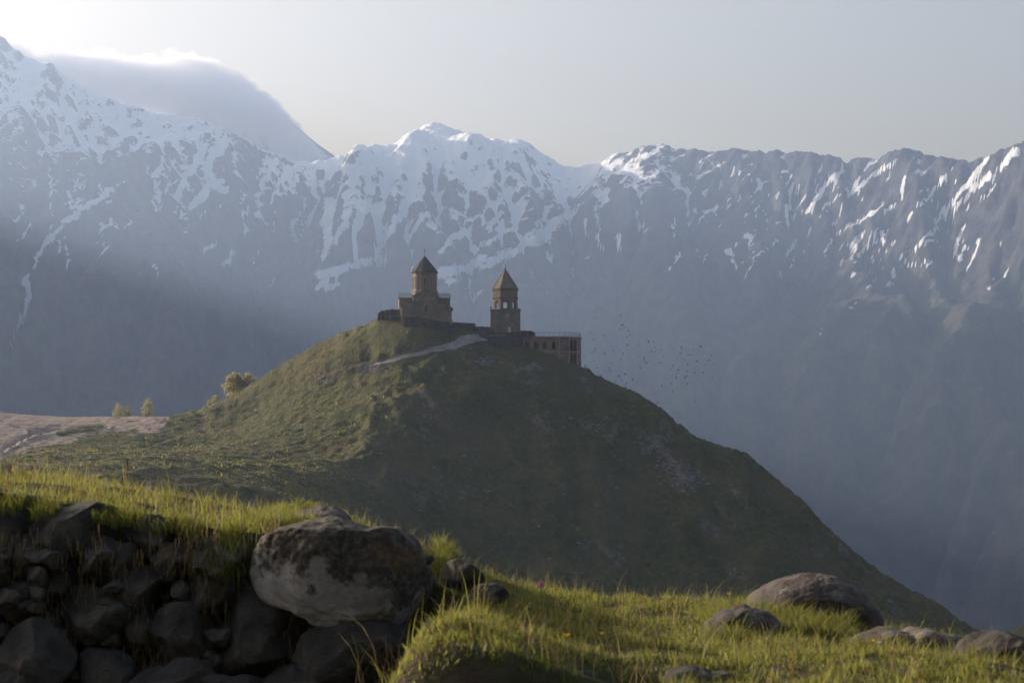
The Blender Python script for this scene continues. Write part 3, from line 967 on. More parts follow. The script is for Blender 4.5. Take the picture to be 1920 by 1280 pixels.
HZ = HZ - in_top * np.clip(HZ - cap, 0, None)
edge = np.minimum(np.minimum(HX + 260, 259.5 - HX), 676 - HY)
HZ = HZ - 500 * sstep(14, 0, edge) * (HY > 60)


def hill_z(x, y):
    fx = np.interp(x, hx, np.arange(len(hx))); fy = np.interp(y, hy, np.arange(len(hy)))
    return bilerp(HZ, np.atleast_1d(fx), np.atleast_1d(fy))


def hill_hit(px, py, y0=300.0, y1=620.0, step=0.25):
    ys = np.arange(y0, y1, step)
    k = at(px, py, 1.0)
    zz = hill_z(k[0] * ys, ys)
    m = np.nonzero(k[2] * ys <= zz)[0]
    i = m[0] if len(m) else int(np.argmin(np.abs(zz - k[2] * ys)))
    return np.array([k[0] * ys[i], ys[i], zz[i]])


PX, PY = project(HX, HY, HZ)
gy_, gx_ = np.gradient(HZ)
hsl = np.hypot(gy_ / np.gradient(hy)[:, None], gx_ / np.gradient(hx)[None, :])
nz = fbm2(HX / 14, HY / 14, 4, 420)
rockm = 0.10 + 0.34 * (1 - lit) * sstep(0.78, 1.2, hsl) + 0.2 * nz * (1 - lit)
for (cx, cyy, rx, ry, a) in [(690, 692, 35, 9, .5), (910, 680, 22, 10, .5), (1260, 880, 75, 40, .35), (1110, 800, 40, 18, .3), (830, 690, 30, 8, .25), (980, 690, 40, 10, .2), (620, 715, 40, 14, .3)]:
    rockm = rockm + a * np.exp(-((PX - cx) / rx) ** 2 - ((PY - cyy - 0.5 * (PX - cx) * (cx > 1200)) / ry) ** 2) * (HY > 400)
lotline = np.interp(PX, [-200, 0, 60, 120, 200, 300, 330], [860, 850, 838, 826, 815, 800, 780])
dirtm = sstep(14, -10, PY - lotline - 9 * nz) * sstep(345, 290, PX) * (HY > 380) * 0.95
gs, _ = poly_dist(PX, PY, [(110, 812), (150, 806), (190, 800)])
dirtm = dirtm - 0.8 * np.exp(-(gs / 6.0) ** 2)
gs, _ = poly_dist(PX, PY, [(0, 858), (40, 842), (70, 832)])
dirtm = np.maximum(dirtm, 0.9 * np.exp(-(gs / 5.0) ** 2) * (HY > 380))
dirtm = dirtm + 0.25 * on_road
me = np_mesh('hill', np.stack([HX, HY, HZ], -1).reshape(-1, 3), grid_faces(*HX.shape))
set_attr(me, 'rock', rockm); set_attr(me, 'dirt', dirtm)
tag(link('hill', me, M['hill']), kind='structure', label='grassy hill with the church on its top', cat='hill')

# valley floor between the hill and the range, and a low spur at the far right
vx = np.arange(-5300, 6000, 90.0); vy = np.concatenate([np.arange(-300, 1200, 60.0), np.arange(1200, 7400, 100.0)])
VX, VY = np.meshgrid(vx, vy)
VZ = -575 + 14 * fbm2(VX / 400, VY / 400, 4, 500) + 0 * VX
VZ = np.where(VY < 900, VZ + 0, VZ)
me = np_mesh('valley_floor', np.stack([VX, VY, VZ], -1).reshape(-1, 3), grid_faces(*VX.shape))
set_attr(me, 'rock', np.full(VX.size, .1)); set_attr(me, 'dirt', np.full(VX.size, .1))
tag(link('valley_floor', me, M['hill']), kind='structure')
sx = np.arange(150, 620, 2.0); sy = np.arange(640, 1000, 3.0)
SX, SY = np.meshgrid(sx, sy)
cpx = np.array([1780, 1850, 1885, 1920, 2000, 2150, 2300]); cpy = np.array([1260, 1195, 1183, 1173, 1150, 1120, 1110])
cr = np.array([at(a, b, 760.0) for a, b in zip(cpx, cpy)])
SZ = np.interp(SX, cr[:, 0], cr[:, 2]) - 0.45 * np.abs(SY - 760) + 2.0 * fbm2(SX / 18, SY / 18, 5, 510)
SZ = SZ - 480 * sstep(20, 0, np.minimum(np.minimum(SX - 150, 618 - SX), np.minimum(SY - 640, 997 - SY)))
me = np_mesh('valley_spur', np.stack([SX, SY, SZ], -1).reshape(-1, 3), grid_faces(*SX.shape))
set_attr(me, 'rock', 0.25 + 0.3 * fbm2(SX / 20, SY / 20, 3, 511)); set_attr(me, 'dirt', np.zeros(SX.size))
tag(link('valley_spur', me, M['hill']), kind='structure')

# road strip lying on the hill
lo = np.array([hill_hit(*p) for p in ROAD_LO]); hi = np.array([hill_hit(*p) for p in ROAD_HI])
nseg, nac = 90, 8
V = []
for i in range(nseg + 1):
    t = i / nseg * (len(lo) - 1); k = min(int(t), len(lo) - 2); f = t - k
    a = lo[k] * (1 - f) + lo[k + 1] * f; b = hi[k] * (1 - f) + hi[k + 1] * f
    wv = 0.12 * math.sin(i * 1.7) + 0.1 * math.sin(i * 0.61)
    for j in range(nac + 1):
        q = a + (b - a) * (j / nac + wv * 0.25)
        V.append((q[0], q[1], float(hill_z(q[0], q[1])[0]) + 0.09))
me = np_mesh('road', V, grid_faces(nseg + 1, nac + 1))
tag(link('road', me, M['road']), kind='structure')


# ------------------------------------------------------------------ church, bell tower, lodge and walls
def cross(mb, x, y, z, h, t):
    mb.box(x - t, x + t, y - t, y + t, z, z + h)
    mb.box(x - h * 0.26, x - t - 0.002, y - t * 0.8, y + t * 0.8, z + h * 0.62, z + h * 0.62 + 2 * t)
    mb.box(x + t + 0.002, x + h * 0.26, y - t * 0.8, y + t * 0.8, z + h * 0.62, z + h * 0.62 + 2 * t)


def ext_y(mb, prof, y0, y1):
    """profile in x,z (counter-clockwise seen from the camera) pushed along y"""
    n = len(prof)
    v = [(x, y0, z) for x, z in prof] + [(x, y1, z) for x, z in prof]
    f = [tuple(range(n)), tuple(range(2 * n - 1, n - 1, -1))]
    f += [((i + 1) % n, i, n + i, n + (i + 1) % n) for i in range(n)]
    mb.add(v, f)


def ext_x(mb, prof, x0, x1):
    n = len(prof)
    v = [(x0, y, z) for y, z in prof] + [(x1, y, z) for y, z in prof]
    f = [tuple(range(n - 1, -1, -1)), tuple(range(n, 2 * n))]
    f += [(i, (i + 1) % n, n + (i + 1) % n, n + i) for i in range(n)]
    mb.add(v, f)


def build_church():
    p = at(796, 606, 521)
    r = tag(empty('church', p, math.radians(4.5)), 'domed stone church with a cone roofed drum on the hilltop', 'church')
    w = MB()
    # west arm with its gable, lower side bays, transept
    ext_y(w, [(-6.3, -5), (6.8, -5), (6.8, 3.5), (3.35, 5.35), (-3.25, 5.35), (-6.3, 3.95)], -6.6, 6.6)
    ext_y(w, [(-3.2, 5.0), (3.3, 5.0), (3.3, 6.6), (0.15, 8.3), (-3.2, 6.6)], -6.75, 7.2)
    ext_x(w, [(-3.1, 0), (3.1, 0), (3.1, 6.35), (0, 7.75), (-3.1, 6.35)], -6.75, 6.55)
    w.box(-6.45, 7.1, -6.72, -6.602, -5, 0.4)
    w.build('wall', M['church_stone'], r)
    for a, b in ((-6.98, -3.22), (3.32, 6.8)):
        rf = MB()
        ext_x(rf, [(-3.35, 6.28), (-3.35, 6.45), (0, 7.98), (3.35, 6.45), (3.35, 6.28), (0, 7.77)], a, b)
        rf.build('transept_roof', M['metal_roof'], r)
    g = MB()
    ext_y(g, [(-3.45, 6.5), (-3.45, 6.68), (0.15, 8.52), (3.55, 6.68), (3.55, 6.5), (0.15, 8.32)], -6.9, 7.3)
    ext_y(g, [(-6.55, 3.75), (-6.55, 4.02), (-3.25, 5.55), (-3.25, 5.36)], -6.85, 6.8)
    ext_y(g, [(3.35, 5.37), (3.35, 5.57), (7.2, 3.5), (7.2, 3.2)], -6.85, 6.8)
    g.build('nave_roof', M['church_stone'], r)
    d = MB()
    d.ngon(12, 3.5, 3.5, 6.6, 8.15, math.pi / 12)
    d.ngon(12, 3.62, 3.5, 8.15, 8.45, math.pi / 12)
    d.ngon(12, 3.22, 3.22, 8.45, 12.7, math.pi / 12)
    d.ngon(12, 3.25, 3.52, 12.7, 13.3, math.pi / 12)
    dr = d.build('drum', M['church_stone'], r)
    for i in range(12):
        a = math.pi / 6 * i
        R = Matrix.Rotation(a - math.pi / 2, 4, 'Z')
        ap = 3.22 * math.cos(math.pi / 12)
        arch = MB()
        for k in range(8):
            t0, t1 = math.pi * k / 8, math.pi * (k + 1) / 8
            q = [(0.52 * math.cos(t), 0.52 * math.sin(t)) for t in (t0, t1)] + [(0.38 * math.cos(t), 0.38 * math.sin(t)) for t in (t1, t0)]
            arch.prism(q, 0, 0.12, R @ Matrix(((1, 0, 0, 0), (0, 0, -1, -ap), (0, 1, 0, 11.7), (0, 0, 0, 1))))
        for sx in (-1, 1):
            arch.box(min(sx * .38, sx * .52), max(sx * .38, sx * .52), -ap - 0.12, -ap, 8.9, 11.7, R)
        arch.build('blind_arch', M['trim_stone'], dr)
        if i % 3 == 0:
            s = MB(); s.box(-.17, .17, -ap - 0.03, -ap + 0.1, 9.3, 11.6, R); s.build('window_slit', M['dark_glass'], dr)
    c = MB()
    c.ngon(12, 3.62, 0.1, 13.3, 17.65, math.pi / 12)
    c.ngon(12, 3.62, 3.62, 13.18, 13.3, math.pi / 12)
    cr = c.build('cone_roof', M['dark_roof'], r)
    ribs = MB()
    for i in range(12):
        a = math.pi / 12 + math.pi / 6 * i
        ribs.tube((3.6 * math.cos(a), 3.6 * math.sin(a), 13.32), (0.08 * math.cos(a), 0.08 * math.sin(a), 17.66), 0.07, 0.03, 5)
    ribs.build('roof_rib', M['dark_roof'], cr)
    x = MB(); x.ngon(8, 0.13, 0.05, 17.6, 18.1); cross(x, 0, 0, 18.0, 1.55, 0.05)
    x.build('cross', M['iron'], r)
    wn = MB(); wn.box(0.0, 0.34, -6.78, -6.7, 2.6, 4.2); wn.build('window', M['dark_glass'], r)


def build_tower():
    p = at(947.2, 622, 519)
    r = tag(empty('bell_tower', p, math.radians(1.5)), 'bell tower with open arched belfry and pointed octagonal roof', 'tower')
    b = MB()
    b.box(-3.85, 3.85, -3.85, 3.85, -4, 5.35)
    b.box(-4.0, 4.0, -4.0, 4.0, 5.35, 5.62)
    b.build('tower_base', M['tower_stone'], r)
    o = MB()
    ap = 3.2; half = ap * math.tan(math.pi / 8)
    for i in range(8):
        a = i * math.pi / 4
        R = Matrix.Rotation(a, 2)
        p0 = R @ Vector((-half, -ap)); p1 = R @ Vector((half, -ap))
        o.panel(p0, p1, 5.62, 10.6, 0.55, [(half, 1.12, 6.0, 8.0, True)])
    o.build('belfry', M['tower_stone'], r)
    fl = MB(); fl.ngon(8, 2.7, 2.7, 8.7, 9.0, math.pi / 8); fl.build('belfry_ceiling', M['tower_stone'], r)
    k = MB()
    for z0, z1, e0, e1 in ((8.45, 8.7, 0.05, 0.2), (8.7, 8.85, 0.2, 0.2), (10.6, 11.05, 0.06, 0.28)):
        f = 1 / math.cos(math.pi / 8)
        k.ngon(8, (ap + e0) * f, (ap + e1) * f, z0, z1, math.pi / 8)
    k.build('cornice', M['tower_stone'], r)
    c = MB(); f = 1 / math.cos(math.pi / 8)
    c.ngon(8, 3.42 * f, 0.22, 11.05, 16.3, math.pi / 8)
    c.ngon(8, 0.2, 0.28, 16.3, 16.75, math.pi / 8)
    cr = c.build('pointed_roof', M['slab_roof'], r)
    rb = MB()
    for i in range(8):
        a = math.pi / 8 + math.pi / 4 * i
        rb.tube((3.42 * f * math.cos(a), 3.42 * f * math.sin(a), 11.08), (0.2 * math.cos(a), 0.2 * math.sin(a), 16.3), 0.08, 0.05, 5)
    rb.build('roof_rib', M['slab_roof'], cr)
    x = MB(); cross(x, 0, 0, 16.75, 1.0, 0.045); x.build('cross', M['iron'], r)
    pl = MB(); pl.box(0.0, 1.0, -3.93, -3.85, 3.5, 4.5); pl.build('carved_panel', M['trim_stone'], r)
    d = MB(); d.box(0.65, 1.4, -3.97, -3.85, -0.35, 0.95); d.build('door', M['pale_door'], r)
    s = MB(); s.tube((-3.8, -3.8, 5.62), (-3.8, -3.8, 6.1), 0.07); s.ngon(8, 0.2, 0.12, 6.1, 6.4, 0, (-3.8, -3.8))
    s.build('corner_lamp', M['iron'], r)
    pt = MB()
    pt.ngon(4, .35, .25, 5.62, 6.0, math.pi / 4, (3.45, -3.4)); pt.build('corner_stone', M['tower_stone'], r)


def build_lodge():
    """round ended stone building on the slope, terrace on its roof"""
    cx, _, _ = at(1048, 640, 516.3)
    R = 5.75
    base = at(1048, 684, 516.3)[2]
    top = at(1048, 633.0, 510.5)[2] - base
    r = tag(empty('terrace_building', (cx, 516.3, base)), 'round ended two storey stone building with railed roof terrace', 'building')
    xl = at(977, 640, 510.5)[0] - cx
    n = 14
    arc = [(R * math.sin(math.pi * k / n), -R * math.cos(math.pi * k / n)) for k in range(n + 1)]      # front round to the back
    mid = top * 0.47
    w = MB()
    ft = lambda px: (at(px, 640, 510.5)[0] - cx) - xl
    wins = [(988.2, 1.0), (1005, 1.25), (1021, 1.0), (1038.5, 0.85)]
    w.panel((xl, -R), (0, -R), mid + 0.18, top, 0.45, [(ft(px), wd, top - 2.9, top - 0.95, True) for px, wd in wins])
    w.panel((xl, -R), (0, -R), -3, mid - 0.12, 0.45, [(ft(1037), 0.5, 0.6, 2.4, False)])
    for k in range(n):
        p0, p1 = arc[k], arc[k + 1]
        L = math.hypot(p1[0] - p0[0], p1[1] - p0[1])
        up = [(L / 2, 0.85, mid + 0.5, top - 0.7, True)]
        lowo = [(L / 2, 0.55, 0.4, mid - 0.7, False)]
        if k in (2, 3): up = [(L / 2, 1.0, mid + 0.3, top - 0.6, False)]
        if k in (1, 4): up = []; lowo = []
        if k == 0: lowo = []
        if k in (0, 5): up = []
        if k in (2, 3): lowo = [(L / 2, 0.95, 0.25, mid - 0.5, False)]
        if k in (9, 10, 11): lowo = []; up = []
        if k in (6, 7): lowo = [(L / 2, 0.9, 0.2, mid - 0.4, False)]
        if k > 7: up = []; lowo = []
        if k in (6, 7): up = []
        w.panel(p0, p1, mid + 0.18, top, 0.4, up)
        w.panel(p0, p1, -3, mid - 0.12, 0.4, lowo)
    w.panel((xl, R), (xl, -R), -3, top - 0.01, 0.45)
    w.panel((0, R), (xl + 0.46, R), -3, top - 0.01, 0.45)
    wl = w.build('wall', M['red_stone'], r)
    sl_ = MB()
    ring = [(xl - 0.02, -R - 0.12), (0, -R - 0.12)] + [((R + .12) * math.sin(math.pi * k / n), -(R + .12) * math.cos(math.pi * k / n)) for k in range(1, n)] + [(0, R + .12), (xl - 0.02, R + .12)]
    sl_.prism(ring, mid - 0.12, mid + 0.18)
    sl_.build('floor_band', M['trim_stone'], r)
    t = MB(); ring2 = [(x * 1.012, y * 1.012) for x, y in ring]
    t.prism(ring2, top, top + 0.28)
    t.build('roof_terrace', M['red_stone'], r)
    for px, wd in wins[:3]:
        q = MB(); x = xl + ft(px)
        q.box(x - wd / 2 - 0.02, x + wd / 2 + 0.02, -R + 0.2, -R + 0.28, top - 2.92, top - 0.93)
        wo = q.build('window', M['dark_glass'], r)
        fr = MB()
        fr.box(x - 0.04, x + 0.04, -R + 0.14, -R + 0.197, top - 2.9, top - 1.0)
        fr.box(x - wd / 2, x - 0.042, -R + 0.14, -R + 0.197, top - 1.9, top - 1.82)
        fr.box(x + 0.042, x + wd / 2, -R + 0.14, -R + 0.197, top - 1.9, top - 1.82)
        fr.build('frame', M['wood'], wo)
    # balcony rail across the wide upper opening
    bl = MB()
    for k in (1, 2, 3):
        p0, p1 = arc[k], arc[k + 1]
        bl.tube((p0[0] * 1.04, p0[1] * 1.04, mid + 1.15), (p1[0] * 1.04, p1[1] * 1.04, mid + 1.2), 0.04)
        for j in range(5):
            x = (p0[0] + (p1[0] - p0[0]) * j / 5) * 1.04; y = (p0[1] + (p1[1] - p0[1]) * j / 5) * 1.04
            bl.tube((x, y, mid + 0.18), (x, y, mid + 1.2), 0.025, None, 4)
    bl.build('balcony_rail', M['iron'], r)
    # pilasters on the curve
    for k in (0, 2, 4):
        a = math.pi * k / n
        q = MB(); Rm = Matrix.Rotation(a, 4, 'Z')
        q.box(-0.2, 0.2, -R - 0.22, -R - 0.02, -1.5, mid - 0.122, Rm); q.box(-0.16, 0.16, -R - 0.2, -R - 0.02, mid + 0.182, top - 0.003, Rm)
        q.build('pilaster', M['trim_stone'], r)
    # terrace railing: a thing standing on the roof
    rl = tag(empty('terrace_railing', (cx, 516.3, base + top + 0.28)), 'pale metal railing around the roof terrace of the round building', 'railing')
    path = [(at(1001, 640, 510.5)[0] - cx, -R + 0.15), (0, -R + 0.15)] + [((R - .15) * math.sin(math.pi * k / 12), -(R - .15) * math.cos(math.pi * k / 12)) for k in range(1, 12)]
    pts = []
    for a, b in zip(path, path[1:]):
        L = math.hypot(b[0] - a[0], b[1] - a[1]); m = max(1, round(L / 1.45))
        for j in range(m): pts.append((a[0] + (b[0] - a[0]) * j / m, a[1] + (b[1] - a[1]) * j / m))
    pts.append(path[-1])
    bars = MB()
    for a, b in zip(pts, pts[1:]):
        for z, rr in ((1.12, 0.06), (0.12, 0.04)):
            bars.tube((a[0], a[1], z), (b[0], b[1], z), rr, None, 5)
        for f in (1 / 3, 2 / 3):
            x, y = a[0] + (b[0] - a[0]) * f, a[1] + (b[1] - a[1]) * f
            bars.tube((x, y, 0.12), (x, y, 1.12), 0.015, None, 4)
            bars.box(x - 0.1, x + 0.1, y - 0.02, y + 0.02, 0.58, 0.66)
    bars.build('rail_bars', M['rail_metal'], rl)
    for (x, y) in pts:
        q = MB(); q.tube((x, y, 0), (x, y, 1.1), 0.045, None, 6); q.build('post', M['rail_metal'], rl)
    return cx, base, top


def ragged_wall(name, top_px, Ys, depth_m, thick, mat, label, cat='wall', seed=0, rag=0.18):
    """masonry wall whose top edge runs through the given photo points, base sunk into the slope"""
    P = [at(x, y, Y) for (x, y), Y in zip(top_px, Ys)]
    ts = np.array([0] + list(np.cumsum([math.hypot(b[0] - a[0], b[1] - a[1]) for a, b in zip(P, P[1:])])))
    n = max(8, int(ts[-1] / 0.3))
    t = np.linspace(0, ts[-1], n + 1)
    xs = np.interp(t, ts, [p[0] for p in P]); ys_ = np.interp(t, ts, [p[1] for p in P]); zs = np.interp(t, ts, [p[2] for p in P])
    zs = zs + rag * fbm2(t / 0.7, t * 0 + seed, 3, seed)
    dxn = np.gradient(xs); dyn = np.gradient(ys_); L = np.hypot(dxn, dyn); nx_, ny_ = -dyn / L, dxn / L
    ox, oy, oz = P[0][0], P[0][1], float(min(zs)) - depth_m
    rows = 9
    V = []; nseg = n + 1
    for side in (0, 1):
        for j in range(rows + 1):
            f = j / rows
            bulge = 0.14 * fbm2(t / 0.9, np.full(n + 1, j * 0.8 + 40 * side), 3, seed + 5)
            off = thick * side + (bulge if side == 0 else -bulge) * (1 if j < rows else 0.4)
            z = oz + (zs - oz) * f
            V.append(np.stack([xs + nx_ * off - ox, ys_ + ny_ * off - oy, z - oz], -1))
    V = np.concatenate(V); Fc = []
    g = lambda s, j, i: (s * (rows + 1) + j) * nseg + i
    for i in range(n):
        for j in range(rows):
            Fc.append((g(0, j, i), g(0, j, i + 1), g(0, j + 1, i + 1), g(0, j + 1, i)))
            Fc.append((g(1, j, i + 1), g(1, j, i), g(1, j + 1, i), g(1, j + 1, i + 1)))
        Fc.append((g(0, rows, i), g(0, rows, i + 1), g(1, rows, i + 1), g(1, rows, i)))
    for j in range(rows):
        Fc.append((g(1, j, 0), g(0, j, 0), g(0, j + 1, 0), g(1, j + 1, 0)))
        Fc.append((g(0, j, n), g(1, j, n), g(1, j + 1, n), g(0, j + 1, n)))
    o = link(name, np_mesh(name, V, np.array(Fc), False), mat)
    o.location = (ox, oy, oz)
    return tag(o, label, cat)


build_church(); build_tower()
LX, LB, LT = build_lodge()
ragged_wall('rubble_wall', [(706, 599), (709, 585), (722, 581), (742, 579.5), (752, 581), (757, 590)], [519, 518.4, 518, 517.6, 517.4, 517.4], 3.0, 2.4, M['rubble'],
            'weathered rubble wall end mound left of the church', seed=3, rag=0.25)
ragged_wall('retaining_wall', [(757, 593), (775, 594.5), (800, 597), (822, 601), (845, 605), (858, 608)], [512.4, 512, 511.5, 511.5, 511.8, 512], 3.0, 0.9, M['rubble'],
            'dark rubble retaining wall along the foot of the church', seed=7, rag=0.12)
ragged_wall('churchyard_wall', [(845, 603.5), (868, 604.8), (891, 606.2)], [516, 515.5, 515], 3.5, 0.7, M['rubble'],
            'straight topped stone wall between church and bell tower', seed=11, rag=0.05)
ragged_wall('low_yard_wall', [(891.5, 612), (905, 612), (920, 613)], [514.8, 514.6, 514.4], 3.5, 0.6, M['rubble'],
            'lower stone wall joining the bell tower on its left', seed=15, rag=0.1)
ragged_wall('path_wall', [(898, 621), (912, 621.5), (935, 622.5), (960, 623), (978, 622)], [511.5, 511, 510.8, 510.6, 510.5], 3.0, 0.6, M['rubble'],
            'rough stone wall above the road end below the bell tower', seed=19, rag=0.15)
ragged_wall('terrace_wall', [(974, 619.5), (985, 619.5), (997, 620.5), (1000.8, 623)], [517, 516.6, 516.2, 516], 2.6, 1.2, M['rubble'],
            'dark stone wall between bell tower and roof terrace', seed=23, rag=0.08)
ragged_wall('lower_retaining_wall', [(916, 629.5), (932, 629), (945, 629), (960, 630.5), (976.5, 632)], [508.5, 508.5, 508.7, 509.2, 510], 3.6, 0.6, M['rubble'],
            'low dark retaining wall leading to the round building', seed=27, rag=0.06)


def cap_slab():
    mb = MB()
    a = at(917, 629, 508.2); b = at(946, 628.6, 508.4)
    mb.box(0, b[0] - a[0], 0, 0.9, 0, 0.14)
    mb.box(0.2, b[0] - a[0] - 0.2, 0.1, 0.8, -0.12, -0.002)
    o = mb.build('wall_capping', M['trim_stone']); o.location = a
    tag(o, 'pale capping slab on the low wall by the road end', 'slab')


cap_slab()


def handrail():
    a = hill_hit(1096, 694, 480, 560); pts = [(1096, 688), (1103, 693), (1110, 698), (1118, 704), (1127, 710)]
    G = []
    for q in pts:
        x, y = at(q[0], q[1], 513)[0], 513.0
        G.append((x, y, float(hill_z(x, y)[0])))
    r = tag(empty('stair_handrail', G[0]), 'iron handrail stepping down the slope right of the round building', 'handrail')
    b = MB()
    for p, q in zip(G, G[1:]):
        for h in (1.05, 0.55):
            b.tube((p[0] - G[0][0], p[1] - G[0][1], p[2] - G[0][2] + h), (q[0] - G[0][0], q[1] - G[0][1], q[2] - G[0][2] + h), 0.05, None, 5)
    b.build('rail', M['iron'], r)
    for i, p in enumerate(G):
        q = MB(); x, y, z = (p[k] - G[0][k] for k in range(3))
        q.tube((x, y, z - 0.2), (x, y, z + 1.1), 0.05, None, 5); q.build('post', M['iron'], r)


handrail()

# ------------------------------------------------------------------ trees on the saddle
def leaf_cloud(n, rng, fn, size):
    """n small leaf quads at points given by fn(rng, n)"""
    c = fn(rng, n)
    d1 = rng.normal(size=(n, 3)); d1 /= np.linalg.norm(d1, axis=1)[:, None]
    d2 = rng.normal(size=(n, 3)); d2 -= (d1 * d2).sum(1)[:, None] * d1; d2 /= np.linalg.norm(d2, axis=1)[:, None]
    s = size * rng.uniform(0.5, 1.3, (n, 1))
    V = np.stack([c - d1 * s, c + d2 * s * 0.55, c + d1 * s, c - d2 * s * 0.55], 1).reshape(-1, 3)
    return V, np.arange(4 * n).reshape(n, 4), np.repeat(rng.uniform(0, 1, n), 4)


def make_tree(px, py_base, py_top, width_px, Y, label, seed, stem=0.15, n=2200, lean=0.0, cat='tree', shape=1.0):
    rng = np.random.default_rng(seed)
    s = Y / F
    b = at(px, py_base, Y)
    gz = float(hill_z(b[0], b[1])[0]) if hy[0] < Y < 660 else b[2]
    z0 = min(gz, b[2]) - 0.3
    H = b[2] + (py_base - py_top) * s - z0; W = width_px * s / 2
    stem = 1 - (1 - stem) * (py_base - py_top) * s / H
    r = tag(empty('birch_tree' if cat == 'tree' else 'bush', (b[0], Y, z0)), label, cat)
    t = MB(); top = Vector((lean * H, 0, H * 0.8))
    rad = 0.05 + 0.018 * H
    prev = Vector((0, 0, 0))
    for k in range(1, 6):
        q = Vector((top.x * k / 5 + 0.06 * H * math.sin(k * 2.1 + seed) * 0.3, 0.04 * H * math.cos(k * 1.3 + seed) * 0.4, top.z * k / 5))
        t.tube(prev, q, rad * (1 - 0.17 * (k - 1)), rad * (1 - 0.17 * k), 6); prev = q
    tips = []
    for k in range(16):
        f = rng.uniform(min(max(stem, 0.12), 0.7), 0.8); a = rng.uniform(0, 6.283)
        env = W * math.sin(math.pi * min(1, max(0.05, (f - stem) / (1 - stem))) ** 0.75) ** 0.6
        p0 = Vector((lean * H * f, 0, H * 0.8 * f / 0.8 * 0.95))
        p1 = p0 + Vector((math.cos(a) * env * 0.75, math.sin(a) * env * 0.75, H * 0.12))
        t.tube(p0, p1, rad * 0.35, rad * 0.1, 4); tips.append(p1)
    t.build('trunk', M['bark'], r)

    def pts(rng, m):
        nc = 60
        f = rng.uniform(0, 1, nc) ** 0.9; a = rng.uniform(0, 6.283, nc)
        env = W * np.sin(np.pi * np.clip(f * 0.92 + 0.06, 0, 1) ** (0.8 * shape)) ** 0.65
        rr = env * np.sqrt(rng.uniform(0.05, 1, nc))
        cen = np.stack([lean * H * (stem + f * (1 - stem)) + rr * np.cos(a), rr * np.sin(a), H * (stem + f * (1 - stem))], -1)
        k = rng.integers(0, nc, m)
        return cen[k] + rng.normal(size=(m, 3)) * np.array([W * 0.15, W * 0.15, H * 0.045])
    V, Fc, tn = leaf_cloud(n, rng, pts, 0.10 + 0.045 * W)
    me = np_mesh('crown', V, Fc, False); set_attr(me, 'tint', tn)
    link('crown', me, M['spring_leaf'], r)
    return r


make_tree(437, 741, 702, 41, 549, 'largest golden green tree on the left flank of the hill', 31, 0.06, 4200, 0.04, shape=1.0)
make_tree(466, 726, 702, 30, 549, 'smaller pale tree touching the right of the largest golden tree', 32, 0.05, 1600)
make_tree(404, 757, 742, 17, 557, 'low yellow bush just left of the largest golden tree', 33, 0.03, 800, cat='bush')
make_tree(392, 762, 751, 10, 560, 'tiny yellow bush lowest on the hill edge left of the golden trees', 34, 0.03, 500, cat='bush')
make_tree(221, 799, 762, 19, 590, 'slim young tree leftmost of the three on the saddle', 35, 0.36, 1500)
make_tree(239, 800, 767, 17, 588, 'shortest of the three young trees on the saddle, in the middle', 36, 0.36, 1300)
make_tree(273, 797, 754, 24, 588, 'widest and tallest of the three saddle trees, on their right', 37, 0.34, 1900, 0.02)

# ------------------------------------------------------------------ birds
BIRDS = [(423, 90, 8), (387, 131, 9), (405, 190, 11), (652, 166, 11), (670, 167, 6), (672, 263, 9), (690, 260, 9), (693, 292, 9), (721, 295, 9), (652, 294, 8), (648, 312, 9), (679, 319, 14),
 (739, 320, 16), (753, 366, 12), (673, 376, 16), (720, 385, 8), (368, 344, 9), (385, 409, 16), (497, 367, 9), (508, 380, 8), (728, 464, 18), (851, 462, 14), (590, 524, 17), (407, 501, 17),
 (405, 528, 9), (377, 534, 8), (358, 553, 10), (289, 582, 11), (320, 601, 13), (390, 621, 11), (448, 558, 8), (501, 546, 9), (653, 518, 11), (680, 551, 8), (785, 617, 14), (988, 438, 20),
 (937, 431, 8), (1003, 488, 9), (968, 530, 8), (1010, 538, 15), (1062, 512, 7), (1090, 572, 8), (895, 590, 8), (900, 617, 9), (920, 643, 22), (1004, 652, 14), (1058, 641, 8), (855, 694, 8),
 (568, 648, 8), (545, 694, 9), (558, 722, 8), (498, 722, 9), (420, 689, 9), (434, 719, 8), (471, 773, 10), (705, 749, 28), (640, 774, 11), (671, 817, 9), (587, 839, 11), (603, 829, 9), (692, 860, 17),
 (718, 845, 11), (711, 885, 14), (780, 813, 8), (550, 842, 7), (1181, 499, 8), (1268, 491, 26), (1254, 550, 21), (1225, 596, 14), (1335, 564, 20), (1367, 562, 16), (1394, 512, 19), (1460, 477, 24),
 (1423, 622, 20), (1501, 659, 19), (1593, 648, 18), (1612, 668, 14), (1540, 616, 12), (1564, 567, 7), (1180, 671, 12), (1234, 710, 11), (1161, 705, 6), (1330, 662, 12), (1426, 678, 12), (1399, 726, 12), (1396, 747, 14),
 (1326, 722, 8), (1242, 742, 6), (1325, 771, 18), (1302, 786, 9), (1217, 790, 9), (1436, 800, 20), (1484, 732, 16), (1635, 708, 9), (1575, 790, 7), (1327, 846, 7), (1167, 849, 6), (1071, 870, 9), (982, 899, 11),
 (1038, 920, 11), (1184, 923, 6), (1034, 1038, 10), (1402, 1022, 11), (661, 607, 7)]


